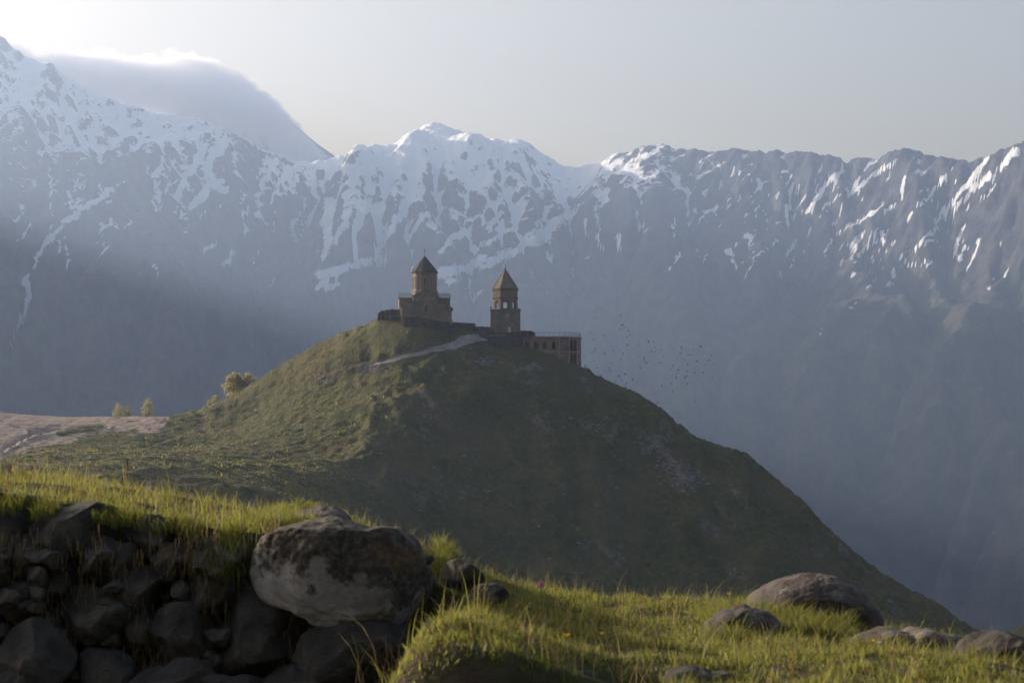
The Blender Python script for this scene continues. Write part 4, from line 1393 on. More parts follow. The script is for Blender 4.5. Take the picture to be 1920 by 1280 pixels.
def bird_mesh(flap, name='bird'):
    """jackdaw-like bird, wingspan 1, nose along +x, wings along y"""
    mb = MB()
    ring = [(-0.30, 0.015, 0.0), (-0.22, 0.045, 0.0), (-0.08, 0.07, 0.0), (0.08, 0.075, 0.005), (0.18, 0.05, 0.02), (0.24, 0.045, 0.03), (0.29, 0.02, 0.025), (0.34, 0.006, 0.02)]
    n = 6; v = []; f = []
    for (x, r, z) in ring:
        for i in range(n):
            a = 2 * math.pi * i / n
            v.append((x, r * math.cos(a), z + r * 0.85 * math.sin(a)))
    for k in range(len(ring) - 1):
        for i in range(n):
            f.append((k * n + i, k * n + (i + 1) % n, (k + 1) * n + (i + 1) % n, (k + 1) * n + i))
    f += [tuple(range(n - 1, -1, -1)), tuple(range((len(ring) - 1) * n, len(ring) * n))]
    mb.add(v, f)
    mb.add([(-0.26, 0.03, 0.008), (-0.26, -0.03, 0.008), (-0.46, -0.09, 0), (-0.48, 0, 0), (-0.46, 0.09, 0), (-0.3, 0, -0.01)], [(0, 1, 2, 3, 4), (4, 3, 2, 5), (1, 0, 5), (0, 4, 5), (2, 1, 5)])
    for s in (-1, 1):
        z1 = math.sin(flap) * 0.24; z2 = z1 + math.sin(flap * 0.4) * 0.26; y1 = math.cos(flap) * 0.24 + 0.04; y2 = y1 + math.cos(flap * 0.4) * 0.26
        up = [(0.12, 0.04, 0.02), (0.15, y1, z1 + 0.012), (0.02, y2, z2), (-0.12, y2 * 0.93, z2), (-0.10, y1, z1), (-0.13, 0.04, 0.01)]
        lo = [(x, y, z - 0.014) for x, y, z in up]
        vv = [(x, s * y, z) for x, y, z in up + lo]
        m = len(up)
        ff = [(0, 1, 4, 5), (1, 2, 3, 4), (m + 5, m + 4, m + 1, m), (m + 4, m + 3, m + 2, m + 1)]
        ff += [(i, m + i, m + (i + 1) % m, (i + 1) % m) for i in range(m)]
        mb.add(vv, ff)
    me = bpy.data.meshes.new(name); me.from_pydata(mb.v, [], mb.f); me.update(); me.materials.append(M['black_feather'])
    return me


def build_birds():
    rng = random.Random(5)
    kinds = [bird_mesh(f) for f in (-0.5, 0.0, 0.45, 0.9)]
    proto = None
    for (zx, zy, size) in BIRDS:
        px, py = 1040 + zx * 0.1875, 560 + zy * 0.1875
        Y = 505 + rng.uniform(-25, 25)
        big = size > 13
        o = bpy.data.objects.new('bird', kinds[rng.randrange(4)]); C.objects.link(o)
        o.location = at(px, py, Y)
        L = max(0.75, size * 0.1875 * Y / F * 1.45)
        o.scale = (L, L, L)
        o.rotation_euler = (rng.uniform(-0.9, 0.9), rng.uniform(-0.7, 0.3), rng.uniform(0, 6.28))
        tag(o, 'small black bird in the flock flying right of the round building', 'bird', 'birds of the flock beside the hill')
    o = bpy.data.objects.new('bird', kinds[1]); C.objects.link(o)
    o.location = at(1043.5, 493.5, 480); o.scale = (0.7, 0.7, 0.7); o.rotation_euler = (0.1, 0, 0.2)
    tag(o, 'lone black bird high in front of the snowy range above the flock', 'bird')


build_birds()

# ------------------------------------------------------------------ grass tufts over the hill
def blades(P, Hh, W, rng, lean_dir=None, lean=0.35, segs=3, spread=1.0):
    """curved tapering grass blades; P (n,3) roots, Hh heights, W widths. Returns V, F(quads), tint"""
    n = len(P)
    a = rng.uniform(0, 2 * np.pi, n)
    side = np.stack([np.cos(a), np.sin(a), np.zeros(n)], -1)
    b = rng.uniform(0, 2 * np.pi, n)
    ln = np.stack([np.cos(b), np.sin(b), np.zeros(n)], -1) * (rng.uniform(0.1, 1, n) * spread)[:, None]
    if lean_dir is not None: ln = ln + np.array(lean_dir) * lean
    V = []
    for k in range(segs + 1):
        t = k / segs
        c = P + np.stack([ln[:, 0] * Hh * t * t * 0.7, ln[:, 1] * Hh * t * t * 0.7, Hh * t * (1 - 0.18 * t)], -1)
        w = (W * (1 - t) ** 0.7 * 0.5)[:, None] if k < segs else (W * 0.04)[:, None]
        V += [c - side * w, c + side * w]
    V = np.stack(V, 1)                                  # n, 2(segs+1), 3
    m = 2 * (segs + 1)
    base = (np.arange(n) * m)[:, None]
    Fc = np.concatenate([base + np.array([2 * k, 2 * k + 1, 2 * k + 3, 2 * k + 2]) for k in range(segs)], 0)
    return V.reshape(-1, 3), Fc, np.repeat(rng.uniform(0, 1, n), m)


def hill_grass():
    rng = np.random.default_rng(77)
    n = 150000
    px = rng.uniform(-30, 1900, n * 3)
    ii = rng.integers(0, len(hy) - 1, n * 3); jj = rng.integers(0, len(hx) - 1, n * 3)
    x = hx[jj] + rng.uniform(0, 0.5, n * 3); y = hy[ii] + rng.uniform(0, 0.5, n * 3)
    z = hill_z(x, y)
    qx, qy = project(x, y, z)
    d = bilerp(dirtm, np.interp(x, hx, np.arange(len(hx))), np.interp(y, hy, np.arange(len(hy))))
    rd, _ = poly_dist(qx, qy, [((a[0] + b[0]) / 2, (a[1] + b[1]) / 2) for a, b in zip(ROAD_LO, ROAD_HI)])
    clump = fbm2(x / 3.0, y / 3.0, 3, 600)
    ok = (y > 330) & (y < 590) & (qx > -40) & (qx < 1900) & (d < 0.35) & ((rd > 9) | (y > 530)) & (clump > -0.25 + rng.uniform(-.3, .3, n * 3))
    ok &= ~((qx > 700) & (qx < 1095) & (y > 511))
    x, y, z, qx, clump = x[ok][:n], y[ok][:n], z[ok][:n], qx[ok][:n], clump[ok][:n]
    P = np.stack([x, y, z - 0.03], -1)
    h = rng.uniform(0.12, 0.34, len(x)) * (1 + 0.5 * np.clip(clump, 0, 1))
    wd = rng.uniform(0.10, 0.26, len(x))
    big = np.nonzero((fbm2(x / 5.0, y / 5.0, 3, 611) > 0.42) & (rng.uniform(0, 1, len(x)) < 0.5))[0]       # taller scrubby tussocks here and there
    h[big] *= rng.uniform(1.8, 3.2, len(big)); wd[big] *= 1.3
    V, Fc, tn = blades(P, h, wd, rng, None, 0.3, 2)
    me = np_mesh('hill_grass', V, Fc, False); set_attr(me, 'tint', tn)
    tag(link('hill_grass', me, M['hill_grass']), 'short turf tufts covering the hill and its meadow', 'grass', kind='stuff')


hill_grass()


def hill_stones():
    """loose scree and stones, too many to count"""
    rng = np.random.default_rng(78)
    mbv, mbf = [], []
    ico = bmesh.new(); bmesh.ops.create_icosphere(ico, subdivisions=1, radius=1)
    iv = np.array([v.co[:] for v in ico.verts]); itf = np.array([[v.index for v in f.verts] for f in ico.faces]); ico.free()
    spots = [(690, 691, 30, 6, 130, .28), (910, 680, 20, 8, 60, .3), (1250, 870, 22, 14, 90, .32), (1290, 900, 30, 14, 120, .34), (830, 655, 60, 8, 60, .25), (620, 712, 30, 9, 70, .22), (1110, 800, 40, 20, 40, .35),
             (310, 790, 16, 6, 25, .3), (140, 800, 120, 25, 50, .22), (800, 648, 60, 10, 40, .25), (960, 640, 25, 5, 30, .25), (870, 600, 15, 3, 0, .2), (1000, 900, 200, 120, 60, .3), (450, 800, 200, 60, 40, .25)]
    for (cx, cyy, sx, sy, n, s) in spots:
        for _ in range(n):
            p = hill_hit(cx + rng.normal() * sx * .6, cyy + rng.normal() * sy * .6, 330, 600, 0.5)
            q = iv * rng.uniform(.6, 1.3, (len(iv), 1)) * s * rng.uniform(.4, 1.5) * np.array([1.2, 1, .6]) + p
            mbf.append(itf + len(mbv) * len(iv)); mbv.append(q)
    me = np_mesh('scree', np.concatenate(mbv), np.concatenate(mbf), False)
    tag(link('scree', me, M['scree']), 'loose grey stones and scree lying on the hill', 'stones', kind='stuff')


M['scree'] = stone_mat('scree', (0.16, 0.155, 0.16), (0.30, 0.29, 0.29), 1.2, 0.05)
hill_stones()

# ------------------------------------------------------------------ foreground knoll
def top_level(x):
    return np.interp(x, [-3.2, -1.8, -1.43, -1.1, -0.7, -0.45, -0.3, -0.17, 0.05, 0.3, 1.0, 1.4, 1.8, 2.2, 3.2],
                     [-0.10, -0.15, -0.185, -0.235, -0.29, -0.36, -0.42, -0.49, -0.56, -0.63, -0.66, -0.70, -0.79, -0.84, -0.9])


def ground_z(x, y):
    x = np.asarray(x, float); y = np.asarray(y, float)
    n1 = fbm2(x / 0.8, y / 0.8, 3, 700); n2 = fbm2(x / 0.22, y / 0.22, 3, 701)
    z = top_level(x)
    # right hand turf is level down to the camera side; left side drops at the wall face
    wl = 1 - sstep(-0.30 - 0.45 * sstep(6.95, 6.6, y), -0.10, x + 0.03 * n1)
    yface = 6.95 + 0.05 * n1 + 0.02 * n2
    drop = sstep(yface + 0.08, yface - 0.10, y)
    z = z - wl * drop * (z + 1.45)
    z = z - (1 - wl) * 0.85 * sstep(5.05, 4.3, y + 0.12 * n1)
    z = z + (1 - wl) * (0.05 + 0.05 * sstep(0.6, 1.2, x)) * sstep(7.3, 5.6, y)
    # hollow with bare earth near the lower middle
    z = z - 0.13 * np.exp(-((x - 0.36) / 0.16) ** 2 - ((y - 5.42) / 0.22) ** 2)
    z = z - 0.10 * np.exp(-((x - 0.62) / 0.10) ** 2 - ((y - 5.5) / 0.2) ** 2)
    # mound at the wall end and the hump behind the boulder
    z = z + 0.055 * np.exp(-((x + 0.83) / 0.13) ** 2 - ((y - 7.9) / 0.5) ** 2)
    z = z + 0.05 * np.exp(-((x + 0.26) / 0.09) ** 2 - ((y - 7.9) / 0.4) ** 2)
    z = z + 0.06 * np.exp(-((x + 2.2) / 0.5) ** 2)
    yc = np.interp(x, [-2.5, -0.8, -0.3, 0.3, 1, 2.5], [9.2, 8.6, 8.3, 8.8, 9.0, 8.4])
    z = z - 0.10 * np.clip(y - yc, 0, 60) ** 1.5
    z = z + 0.02 * n1 + 0.014 * n2
    # slope down on both outer sides
    z = z - 0.25 * np.clip(np.abs(x) - 3.4, 0, 50) ** 1.3
    return np.maximum(z, -14 + 0.4 * n1)


def build_ground():
    xs = np.concatenate([np.arange(-30, -3.6, 0.6), np.arange(-3.6, 3.6, 0.03), np.arange(3.6, 30, 0.6)])
    ys = np.concatenate([np.arange(-14, 4, 0.5), np.arange(4, 10.5, 0.03), np.arange(10.5, 60, 0.8)])
    X, Y = np.meshgrid(xs, ys)
    Z = ground_z(X, Y)
    me = np_mesh('ground', np.stack([X, Y, Z], -1).reshape(-1, 3), grid_faces(*X.shape))
    tag(link('ground', me, M['soil']), kind='structure')


build_ground()


def rock_from_outline(name, outline, Y, depth, mat, label, cat, seed, flat=0.55, bump=0.03, subdiv=5, group=None, yexp=0.8, facets=5, cut=0.8, lim0=86):
    """real rock: outline in photo points fixes its silhouette in the x,z plane at distance Y, depth gives its thickness"""
    P = np.array([at(x, y, Y) for x, y in outline])[:, [0, 2]]
    c = (P.max(0) + P.min(0)) / 2
    Q = P - c
    ang = np.arctan2(Q[:, 1], Q[:, 0]); rad = np.hypot(Q[:, 0], Q[:, 1])
    o = np.argsort(ang); ang, rad = ang[o], rad[o]
    angp = np.concatenate([ang - 2 * np.pi, ang, ang + 2 * np.pi]); radp = np.tile(rad, 3)
    bm = bmesh.new(); bmesh.ops.create_icosphere(bm, subdivisions=subdiv, radius=1)
    bm.verts.ensure_lookup_table()
    v = np.array([q.co[:] for q in bm.verts])
    fc = np.array([[q.index for q in f.verts] for f in bm.faces]); bm.free()
    phi = np.arctan2(v[:, 2], v[:, 0]); cl = np.hypot(v[:, 0], v[:, 2])
    R = np.interp(phi, angp, radp)
    # round off corners of the traced polygon a little
    R = (R + np.interp(phi + .06, angp, radp) + np.interp(phi - .06, angp, radp)) / 3
    rr = R * cl ** flat
    yy = np.sign(v[:, 1]) * np.abs(v[:, 1]) ** yexp * depth / 2
    V = np.stack([rr * np.cos(phi), yy, rr * np.sin(phi)], -1)
    size = rad.mean()
    rng = np.random.default_rng(seed)
    nr = V / (np.linalg.norm(V, axis=1)[:, None] + 1e-9)
    for _ in range(facets):                                    # planar breaks, mostly on the front
        d = rng.normal(size=3); d[1] = -abs(d[1]) - 0.4; d /= np.linalg.norm(d)
        s = V @ d; lim = np.percentile(s, rng.uniform(lim0, 95))
        V = V - np.clip(s - lim, 0, None)[:, None] * d * cut
    V = V + nr * (bump * size * (fbm3(V / size * 1.7 + seed, 5, seed)))[:, None] * 2.2
    V = V + nr * (0.018 * size * np.abs(fbm3(V / size * 11 + seed, 3, seed + 3)))[:, None]
    me = np_mesh(name, V, fc)
    ob = link(name, me, mat)
    ob.location = (c[0], Y + depth * 0.0, c[1])
    return tag(ob, label, cat, group)


rock_from_outline('boulder', [(468, 1080), (474, 1045), (505, 1000), (545, 985), (600, 976), (650, 979), (690, 990), (720, 984), (752, 992), (775, 1012), (795, 1040), (812, 1072), (818, 1100), (806, 1130),
                  (770, 1155), (735, 1172), (700, 1180), (655, 1176), (600, 1168), (580, 1152), (545, 1140), (500, 1130), (480, 1112)], 6.85, 0.42, M['big_boulder'],
                  'largest boulder, pale below and dark crusted above, perched on the stone wall end', 'boulder', 5, 0.24, 0.024, 6, yexp=0.55, facets=7, cut=0.75, lim0=90)
rock_from_outline('flat_stone', [(540, 985), (545, 965), (580, 955), (615, 953), (650, 964), (660, 985), (640, 1000), (560, 1000)], 7.75, 0.3, M['dome_rock'],
                  'flat pinkish grey stone peeking out behind the largest boulder', 'stone', 4, 0.6)
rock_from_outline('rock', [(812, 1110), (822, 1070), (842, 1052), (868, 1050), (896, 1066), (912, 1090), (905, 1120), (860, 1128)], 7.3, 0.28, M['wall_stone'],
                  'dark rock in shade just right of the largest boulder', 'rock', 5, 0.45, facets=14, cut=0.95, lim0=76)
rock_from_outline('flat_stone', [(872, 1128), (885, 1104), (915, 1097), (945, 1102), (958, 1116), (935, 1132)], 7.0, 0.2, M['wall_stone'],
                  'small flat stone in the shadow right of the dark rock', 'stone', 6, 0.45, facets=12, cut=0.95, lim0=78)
rock_from_outline('dome_rock', [(1395, 1170), (1412, 1112), (1440, 1096), (1480, 1082), (1530, 1077), (1570, 1084), (1605, 1100), (1630, 1125), (1648, 1155), (1650, 1190), (1600, 1215), (1450, 1215)], 8.1, 0.5, M['dome_rock'],
                  'smooth rounded dome of grey brown rock rising from the grass at right', 'rock', 7, 0.7, 0.02, 6, facets=1)
rock_from_outline('flat_stone', [(1310, 1180), (1335, 1158), (1370, 1144), (1410, 1141), (1445, 1150), (1465, 1170), (1450, 1195), (1340, 1195)], 7.3, 0.3, M['dome_rock'],
                  'low mottled stone in the grass left of the dome rock', 'stone', 8, 0.7, 0.03)
rock_from_outline('flat_rock', [(1570, 1225), (1590, 1203), (1640, 1184), (1675, 1178), (1700, 1190), (1760, 1190), (1815, 1198), (1825, 1220), (1790, 1245), (1620, 1245)], 7.0, 0.4, M['dome_rock'],
                  'long low flat rock in the grass in front of the dome rock', 'rock', 9, 0.6, 0.035)
rock_from_outline('rock', [(1785, 1290), (1790, 1235), (1815, 1205), (1850, 1188), (1885, 1186), (1915, 1196), (1945, 1220), (1960, 1290)], 6.3, 0.35, M['wall_stone'],
                  'dark angular rock at the right end of the grass', 'rock', 10, 0.55, 0.04)
rock_from_outline('rock', [(1245, 1300), (1250, 1262), (1275, 1252), (1310, 1256), (1335, 1266), (1360, 1258), (1385, 1270), (1380, 1300)], 5.35, 0.2, M['wall_stone'],
                  'small dark rock half buried in bare earth at the lower edge of the turf', 'rock', 12, 0.6, 0.04)

# dry stone retaining wall: one thing, each stone a part of it
WALL = [  # centre col, row, half width, half height, distance
 (62, 1232, 90, 58, 6.75), (182, 1150, 74, 50, 6.9), (345, 1195, 66, 82, 6.85), (482, 1205, 92, 98, 6.85), (690, 1236, 145, 62, 6.75), (132, 996, 104, 44, 7.0), (40, 1130, 66, 42, 6.9),
 (262, 1105, 58, 48, 6.95), (300, 1004, 60, 40, 7.0), (400, 1046, 55, 40, 7.0), (408, 1105, 44, 48, 6.95), (205, 1060, 82, 40, 6.98), (75, 1060, 84, 38, 6.98), (325, 1290, 95, 40, 6.75), (190, 1262, 60, 52, 6.8),
 (570, 1150, 40, 24, 6.9), (560, 1290, 90, 32, 6.75), (-60, 1190, 60, 60, 6.85), (0, 1000, 50, 42, 7.0), (740, 1180, 34, 16, 6.95), (820, 1205, 60, 36, 6.95), (255, 1180, 40, 34, 6.95), (20, 1305, 90, 40, 6.75), (820, 1290, 90, 40, 6.75),
 (320, 1050, 45, 34, 6.98), (740, 1310, 80, 34, 6.75), (180, 1320, 80, 40, 6.75), (110, 1105, 55, 30, 6.97), (440, 1310, 80, 40, 6.75)]
_rw = random.Random(4)
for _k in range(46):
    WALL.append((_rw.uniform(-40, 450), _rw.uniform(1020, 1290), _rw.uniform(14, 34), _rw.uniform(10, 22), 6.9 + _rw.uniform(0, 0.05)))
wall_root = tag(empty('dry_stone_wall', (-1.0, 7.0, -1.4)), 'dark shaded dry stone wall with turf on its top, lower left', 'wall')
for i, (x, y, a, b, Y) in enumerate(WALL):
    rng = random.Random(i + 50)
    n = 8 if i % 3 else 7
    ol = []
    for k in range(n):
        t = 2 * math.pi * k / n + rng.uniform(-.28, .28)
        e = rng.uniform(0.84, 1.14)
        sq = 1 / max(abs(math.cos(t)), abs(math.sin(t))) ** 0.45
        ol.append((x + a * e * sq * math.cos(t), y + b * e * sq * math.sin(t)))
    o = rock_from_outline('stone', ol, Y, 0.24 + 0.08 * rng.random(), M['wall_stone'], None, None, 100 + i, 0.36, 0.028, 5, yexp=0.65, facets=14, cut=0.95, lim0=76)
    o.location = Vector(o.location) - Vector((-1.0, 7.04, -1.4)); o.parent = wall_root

# ------------------------------------------------------------------ grass and flowers of the foreground
ROCKS = [(o, np.array([v.co[:] for v in o.data.vertices]) + np.array(o.location)) for o in list(C.objects)
         if o.type == 'MESH' and o.parent is None and o.get('category') in ('boulder', 'stone', 'rock')]


def rock_mask(x, y, z):
    """points that sit inside a rock's footprint (where its top is above the soil)"""
    bad = np.zeros(len(x), bool)
    for o, V in ROCKS:
        lo, hi_ = V.min(0), V.max(0)
        m = (x > lo[0]) & (x < hi_[0]) & (y > lo[1] - 0.02) & (y < hi_[1])
        c = (lo + hi_) / 2; r = (hi_ - lo) / 2
        e = ((x - c[0]) / r[0]) ** 2 + ((y - c[1]) / r[1]) ** 2 + (np.clip(z - c[2], -9, 9) / r[2]) ** 2
        bad |= m & (e < 0.92)
    return bad


def fore_grass():
    rng = np.random.default_rng(90)

    def emit(n, x0, x1, y0, y1, hmin, hmax, wmin, wmax, keep, lean=None, ll=0.3, segs=3, clumpy=0.0):
        x = rng.uniform(x0, x1, n); y = rng.uniform(y0, y1, n)
        z = ground_z(x, y)
        cl = fbm2(x / 0.12, y / 0.12, 3, 710); pt = fbm2(x / 0.5, y / 0.5, 2, 711)
        ok = keep(x, y, z, cl, pt) & ~rock_mask(x, y, z + 0.01)
        x, y, z, cl, pt = x[ok], y[ok], z[ok], cl[ok], pt[ok]
        h = rng.uniform(hmin, hmax, len(x)) * np.clip(1 + 0.75 * cl + 0.45 * pt, 0.35, 2.0)
        w = rng.uniform(wmin, wmax, len(x))
        return blades(np.stack([x, y, z - 0.006], -1), h, w, rng, lean, ll, segs)

    def turf(x, y, z, cl, pt):
        face = (x < -0.42 + 0.08 * pt) & (y < 7.02)
        hollow = np.exp(-((x - 0.36) / 0.12) ** 2 - ((y - 5.36) / 0.16) ** 2) + np.exp(-((x - 0.62) / 0.09) ** 2 - ((y - 5.4) / 0.15) ** 2) > 0.45
        return (~face) & (~hollow) & (z > -0.98) & (cl > -0.42) & (pt > -0.62)
    parts = [emit(48000, -2.7, 2.6, 6.6, 10.2, 0.018, 0.055, 0.0025, 0.0045, turf),
             emit(62000, -0.50, 2.4, 4.9, 7.2, 0.012, 0.036, 0.0022, 0.0042, turf),
             emit(24000, -0.45, 2.4, 4.9, 9.4, 0.012, 0.034, 0.007, 0.014, turf, segs=2),
             emit(4200, -2.7, 2.6, 4.9, 9.6, 0.06, 0.12, 0.0025, 0.004, lambda x, y, z, cl, pt: turf(x, y, z, cl, pt) & (cl > 0.15)),
             # dense tussocks
             emit(9000, -0.30, -0.10, 7.35, 8.3, 0.03, 0.085, 0.003, 0.005, turf),
             emit(12000, -1.02, -0.62, 7.1, 8.5, 0.02, 0.06, 0.003, 0.006, turf),
             emit(2500, -0.24, 0.02, 5.0, 5.9, 0.02, 0.05, 0.003, 0.005, turf),
             emit(12000, 0.75, 1.3, 7.3, 8.2, 0.04, 0.10, 0.003, 0.005, turf)]
    for o_, V_ in ROCKS:
        a_, b_ = V_.min(0), V_.max(0)
        if a_[0] < 0.3: continue
        nb = int(5200 * (b_[0] - a_[0]))
        parts.append(emit(nb, a_[0] - 0.03, b_[0] + 0.03, a_[1] - 0.14, a_[1] + 0.08, 0.03, 0.075, 0.0025, 0.0045, turf))
    off = 0; Vs, Fs, Ts = [], [], []
    # blades hanging over the wall edge beside the boulder
    n = 350
    x = rng.normal(-0.985, 0.03, n); y = rng.uniform(6.78, 7.05, n); z = np.interp(y, [6.78, 7.05], [-0.42, -0.26]) + rng.normal(0, 0.03, n)
    parts.append(blades(np.stack([x, y, z], -1), rng.uniform(0.05, 0.12, n), rng.uniform(0.0025, 0.005, n), rng, (0.0, -1, 0), 0.6))
    n = 4500
    x = rng.uniform(-2.4, -0.95, n); y = rng.uniform(6.90, 7.06, n); z = top_level(x) - 0.012 - 0.03 * sstep(7.02, 6.90, y) + 0.02 * fbm2(x / 0.1, y / 0.1, 2, 740)
    keep = fbm2(x / 0.16, x * 0, 3, 741) > -0.15
    parts.append(blades(np.stack([x, y, z], -1)[keep], rng.uniform(0.025, 0.07, keep.sum()), rng.uniform(0.0025, 0.005, keep.sum()), rng, (0.0, -1, 0), 0.8))
    for V, Fc, T in parts:
        Vs.append(V); Fs.append(Fc + off); Ts.append(T); off += len(V)
    me = np_mesh('grass', np.concatenate(Vs), np.concatenate(Fs), True); set_attr(me, 'tint', np.concatenate(Ts))
    tag(link('grass', me, M['grass']), 'sunlit green grass on the foreground turf and wall top', 'grass', kind='stuff')
    # dead stems: thin straw among the turf, and roots and straw hanging down the wall
    parts = []
    n = 2600
    x = rng.uniform(-2.5, 2.4, n); y = rng.uniform(5.0, 9.4, n); z = ground_z(x, y); ok = (z > -1.0) & ~((x < -0.22) & (y < 7.02)) & ~rock_mask(x, y, z + .01)
    parts.append(blades(np.stack([x, y, z], -1)[ok], rng.uniform(0.05, 0.13, ok.sum()), rng.uniform(0.0015, 0.003, ok.sum()), rng))
    n = 2200
    c = rng.uniform(-2.2, -0.25, 60); k = rng.integers(0, 60, n)
    x = c[k] + rng.normal(0, 0.05, n); z = rng.uniform(-0.75, -0.25, 60)[k] + rng.normal(0, 0.04, n); y = np.full(n, 6.86) - rng.uniform(0, 0.06, n)
    V, Fc, T = blades(np.stack([x, y, z], -1), -rng.uniform(0.05, 0.16, n), rng.uniform(0.0015, 0.003, n), rng, (0, -1, 0), 0.25)
    parts.append((V, Fc, T))
    n = 90
    x = rng.uniform(-0.5, -0.05, n); y = rng.uniform(6.2, 6.8, n); z = np.full(n, -0.78) + rng.uniform(0, .12, n)
    parts.append(blades(np.stack([x, y, z], -1), rng.uniform(0.10, 0.26, n), rng.uniform(0.003, 0.005, n), rng, (-0.6, -0.2, 0), 0.6))
    off = 0; Vs, Fs, Ts = [], [], []
    for V, Fc, T in parts:
        Vs.append(V); Fs.append(Fc + off); Ts.append(T); off += len(V)
    me = np_mesh('dry_grass', np.concatenate(Vs), np.concatenate(Fs), True); set_attr(me, 'tint', np.concatenate(Ts))
    tag(link('dry_grass', me, M['dry_grass']), 'dead straw and roots in the turf and down the wall face', 'dry grass', kind='stuff')


fore_grass()


def fore_pebbles():
    rng = np.random.default_rng(95)
    ico = bmesh.new(); bmesh.ops.create_icosphere(ico, subdivisions=2, radius=1)
    iv = np.array([v.co[:] for v in ico.verts]); itf = np.array([[v.index for v in f.verts] for f in ico.faces]); ico.free()
    vs_, fs_ = [], []
    for i in range(320):
        if i < 260: p = np.array([rng.uniform(-2.1, -0.2), 6.93 + rng.uniform(-.05, .05), rng.uniform(-0.95, -0.33)]); s = rng.uniform(.006, .026)
        else: p = np.array([rng.uniform(0.15, 0.75), rng.uniform(5.15, 5.5), 0]); p[2] = ground_z(p[0], p[1]); s = rng.uniform(.006, .018)
        q = iv * (1 + 0.3 * pn3(iv * 1.6 + i, i))[:, None] * s * np.array([1.2, 1, .8]) + p
        fs_.append(itf + len(vs_) * len(iv)); vs_.append(q)
    me = np_mesh('rubble_fill', np.concatenate(vs_), np.concatenate(fs_), True)
    tag(link('rubble_fill', me, M['wall_stone']), 'small stones and earth packed between the wall stones', 'pebbles', kind='stuff')


fore_pebbles()


def flower(px, py, Y, kind, label, group=None, r=0.011):
    p = at(px, py, Y); gz = float(ground_z(p[0], p[1])); h = max(p[2] - gz, 0.03)
    name = {'yellow': 'buttercup', 'pink': 'clover_flower', 'white': 'daisy'}[kind]
    o = tag(empty(name, (p[0], p[1], gz)), label, 'flower', group)
    s = MB(); s.tube((0, 0, -0.01), (0.004, 0, h), 0.0014, 0.001, 5)
    st = s.build('stem', M['grass'], o); set_attr(st.data, 'tint', np.full(len(st.data.vertices), .5))
    f = MB()
    if kind == 'pink':
        for k in range(26):
            a = k * 2.4; z = 1 - 2 * (k + .5) / 26; q = math.sqrt(1 - z * z)
            d = Vector((q * math.cos(a), q * math.sin(a), z)); c = Vector((0.004, 0, h))
            f.tube(c + d * 0.003, c + d * r * 1.2, 0.0012, 0.002, 4)
    else:
        for k in range(5 if kind == 'yellow' else 9):
            n = 5 if kind == 'yellow' else 9
            a0, a1 = 2 * math.pi * (k + .06) / n, 2 * math.pi * (k + .94) / n; am = (a0 + a1) / 2
            c = (0.004, 0, h)
            f.add([c, (r * .75 * math.cos(a0) + .004, r * .75 * math.sin(a0), h + r * .45), (r * math.cos(am) + .004, r * math.sin(am), h + r * .75),
                   (r * .75 * math.cos(a1) + .004, r * .75 * math.sin(a1), h + r * .45), (.004, 0, h - .0015)], [(0, 1, 2, 3), (4, 3, 2, 1)])
    fo = f.build('petals', M[{'yellow': 'yellow_petal', 'pink': 'pink_petal', 'white': 'white_petal'}[kind]], o)
    set_attr(fo.data, 'tint', np.full(len(fo.data.vertices), .2))


G1 = 'yellow flowers in the foreground grass'
flower(857, 1217, 5.6, 'yellow', 'yellow flower furthest left, at the left edge of the sunny grass', G1, .012)
flower(886, 1211, 5.7, 'yellow', 'faint yellow flower between the two brighter ones at the left turf edge', G1, .009)
flower(912, 1208, 5.7, 'yellow', 'bright yellow flower right of the pair at the left turf edge', G1, .011)
flower(1059, 1197, 5.8, 'yellow', 'single yellow flower alone in the grass above the earth hollow', G1, .012)
flower(1125, 1188, 5.9, 'yellow', 'tiny pale yellow bloom in the grass right of the single yellow flower', G1, .008)
flower(1364, 1114, 8.4, 'yellow', 'yellow flower on the turf crest just left of the dome rock', G1, .012)
flower(1632, 1238, 6.1, 'yellow', 'yellow flower in front of the flat rock, beside the white bloom', G1, .012)
flower(1667, 1227, 6.2, 'yellow', 'yellow flower in front of the flat rock, right of the white bloom', G1, .010)
flower(1644, 1236, 6.15, 'white', 'pale white bloom between two yellow flowers before the flat rock', None, .010)
flower(1012, 1094, 8.2, 'pink', 'pink clover head on the crest right of the boulder', None, .013)


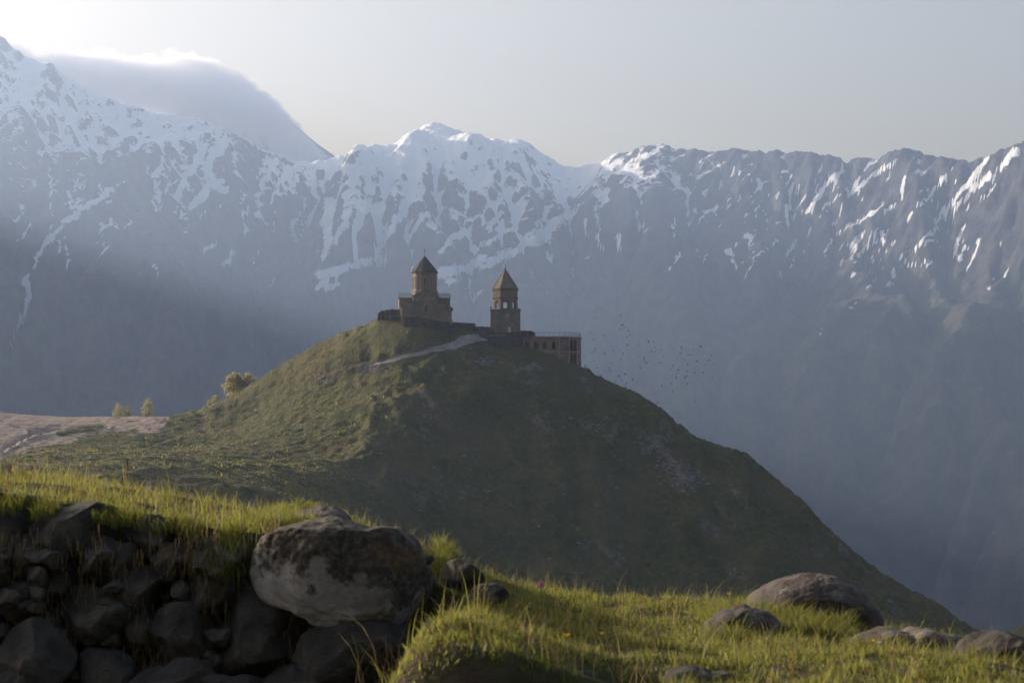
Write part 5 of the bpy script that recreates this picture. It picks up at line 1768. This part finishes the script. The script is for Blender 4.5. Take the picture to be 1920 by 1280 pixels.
def stalk(px0, py0, px1, py1, Y, label, head=True, r=0.0016):
    a = at(px0, py0, Y); gz = float(ground_z(a[0], a[1])); b = at(px1, py1, Y) - np.array([a[0], a[1], gz])
    o = tag(empty('grass_stalk', (a[0], a[1], gz)), label, 'grass stalk', 'tall dry stalks in the foreground')
    s = MB(); prev = Vector((0, 0, -0.01))
    for k in range(1, 5):
        t = k / 4; q = Vector((b[0] * t ** 1.5, 0.02 * math.sin(t * 3), b[2] * t))
        s.tube(prev, q, r * (1.15 - .5 * (t - .25)), r * (1.15 - .5 * t), 5); prev = q
    so = s.build('stem', M['dry_grass'], o); set_attr(so.data, 'tint', np.full(len(so.data.vertices), .4))
    if head:
        h = MB(); d = Vector((b[0] * 0.4, 0, b[2])).normalized()
        for k in range(14):
            c = prev - d * 0.004 * k; a_ = k * 2.4
            h.tube(c, c + d * 0.012 + Vector((math.cos(a_), math.sin(a_), 0)) * 0.005, 0.0022, 0.0006, 4)
        ho = h.build('seed_head', M['dry_grass'], o); set_attr(ho.data, 'tint', np.full(len(ho.data.vertices), .2))


stalk(18, 905, 20, 872, 8.9, 'reddish seed stalk at the far left of the wall turf')
stalk(44, 908, 42, 884, 8.9, 'short seed stalk second from the far left on the wall turf')
stalk(252, 930, 238, 862, 8.8, 'tallest leaning seed stalk on the wall turf against the meadow')
stalk(147, 925, 147, 870, 8.8, 'thin upright stalk left of the tallest leaning one', False, .0012)
stalk(294, 935, 295, 880, 8.8, 'thin upright stalk right of the tallest leaning one', False, .0012)
stalk(534, 945, 533, 912, 8.0, 'stalk standing on the turf mound at the wall end', False, .0012)
stalk(934, 1075, 923, 1046, 8.3, 'seed stalk on the crest left of the pink clover, leaning left')
stalk(979, 1092, 979, 1062, 8.3, 'upright seed stalk on the crest beside the pink clover')
stalk(1463, 1090, 1445, 1066, 8.7, 'thin bent stalk rising behind the dome rock', False, .0012)

# ------------------------------------------------------------------ haze
def build_haze():
    mb = MB()
    mb.box(-5400, 6100, -1900, 7600, -600, 1600)
    k = NT('haze_air')
    v = k.n('ShaderNodeVolumePrincipled', Density=HAZE_DENSITY, Anisotropy=HAZE_G)
    v.inputs['Color'].default_value = (*HAZE_COLOR, 1)
    k.t.links.new(v.outputs[0], k.out.inputs['Volume'])
    tag(mb.build('haze', k.m), kind='stuff', label='pale morning haze filling the valley', cat='haze')


build_haze()
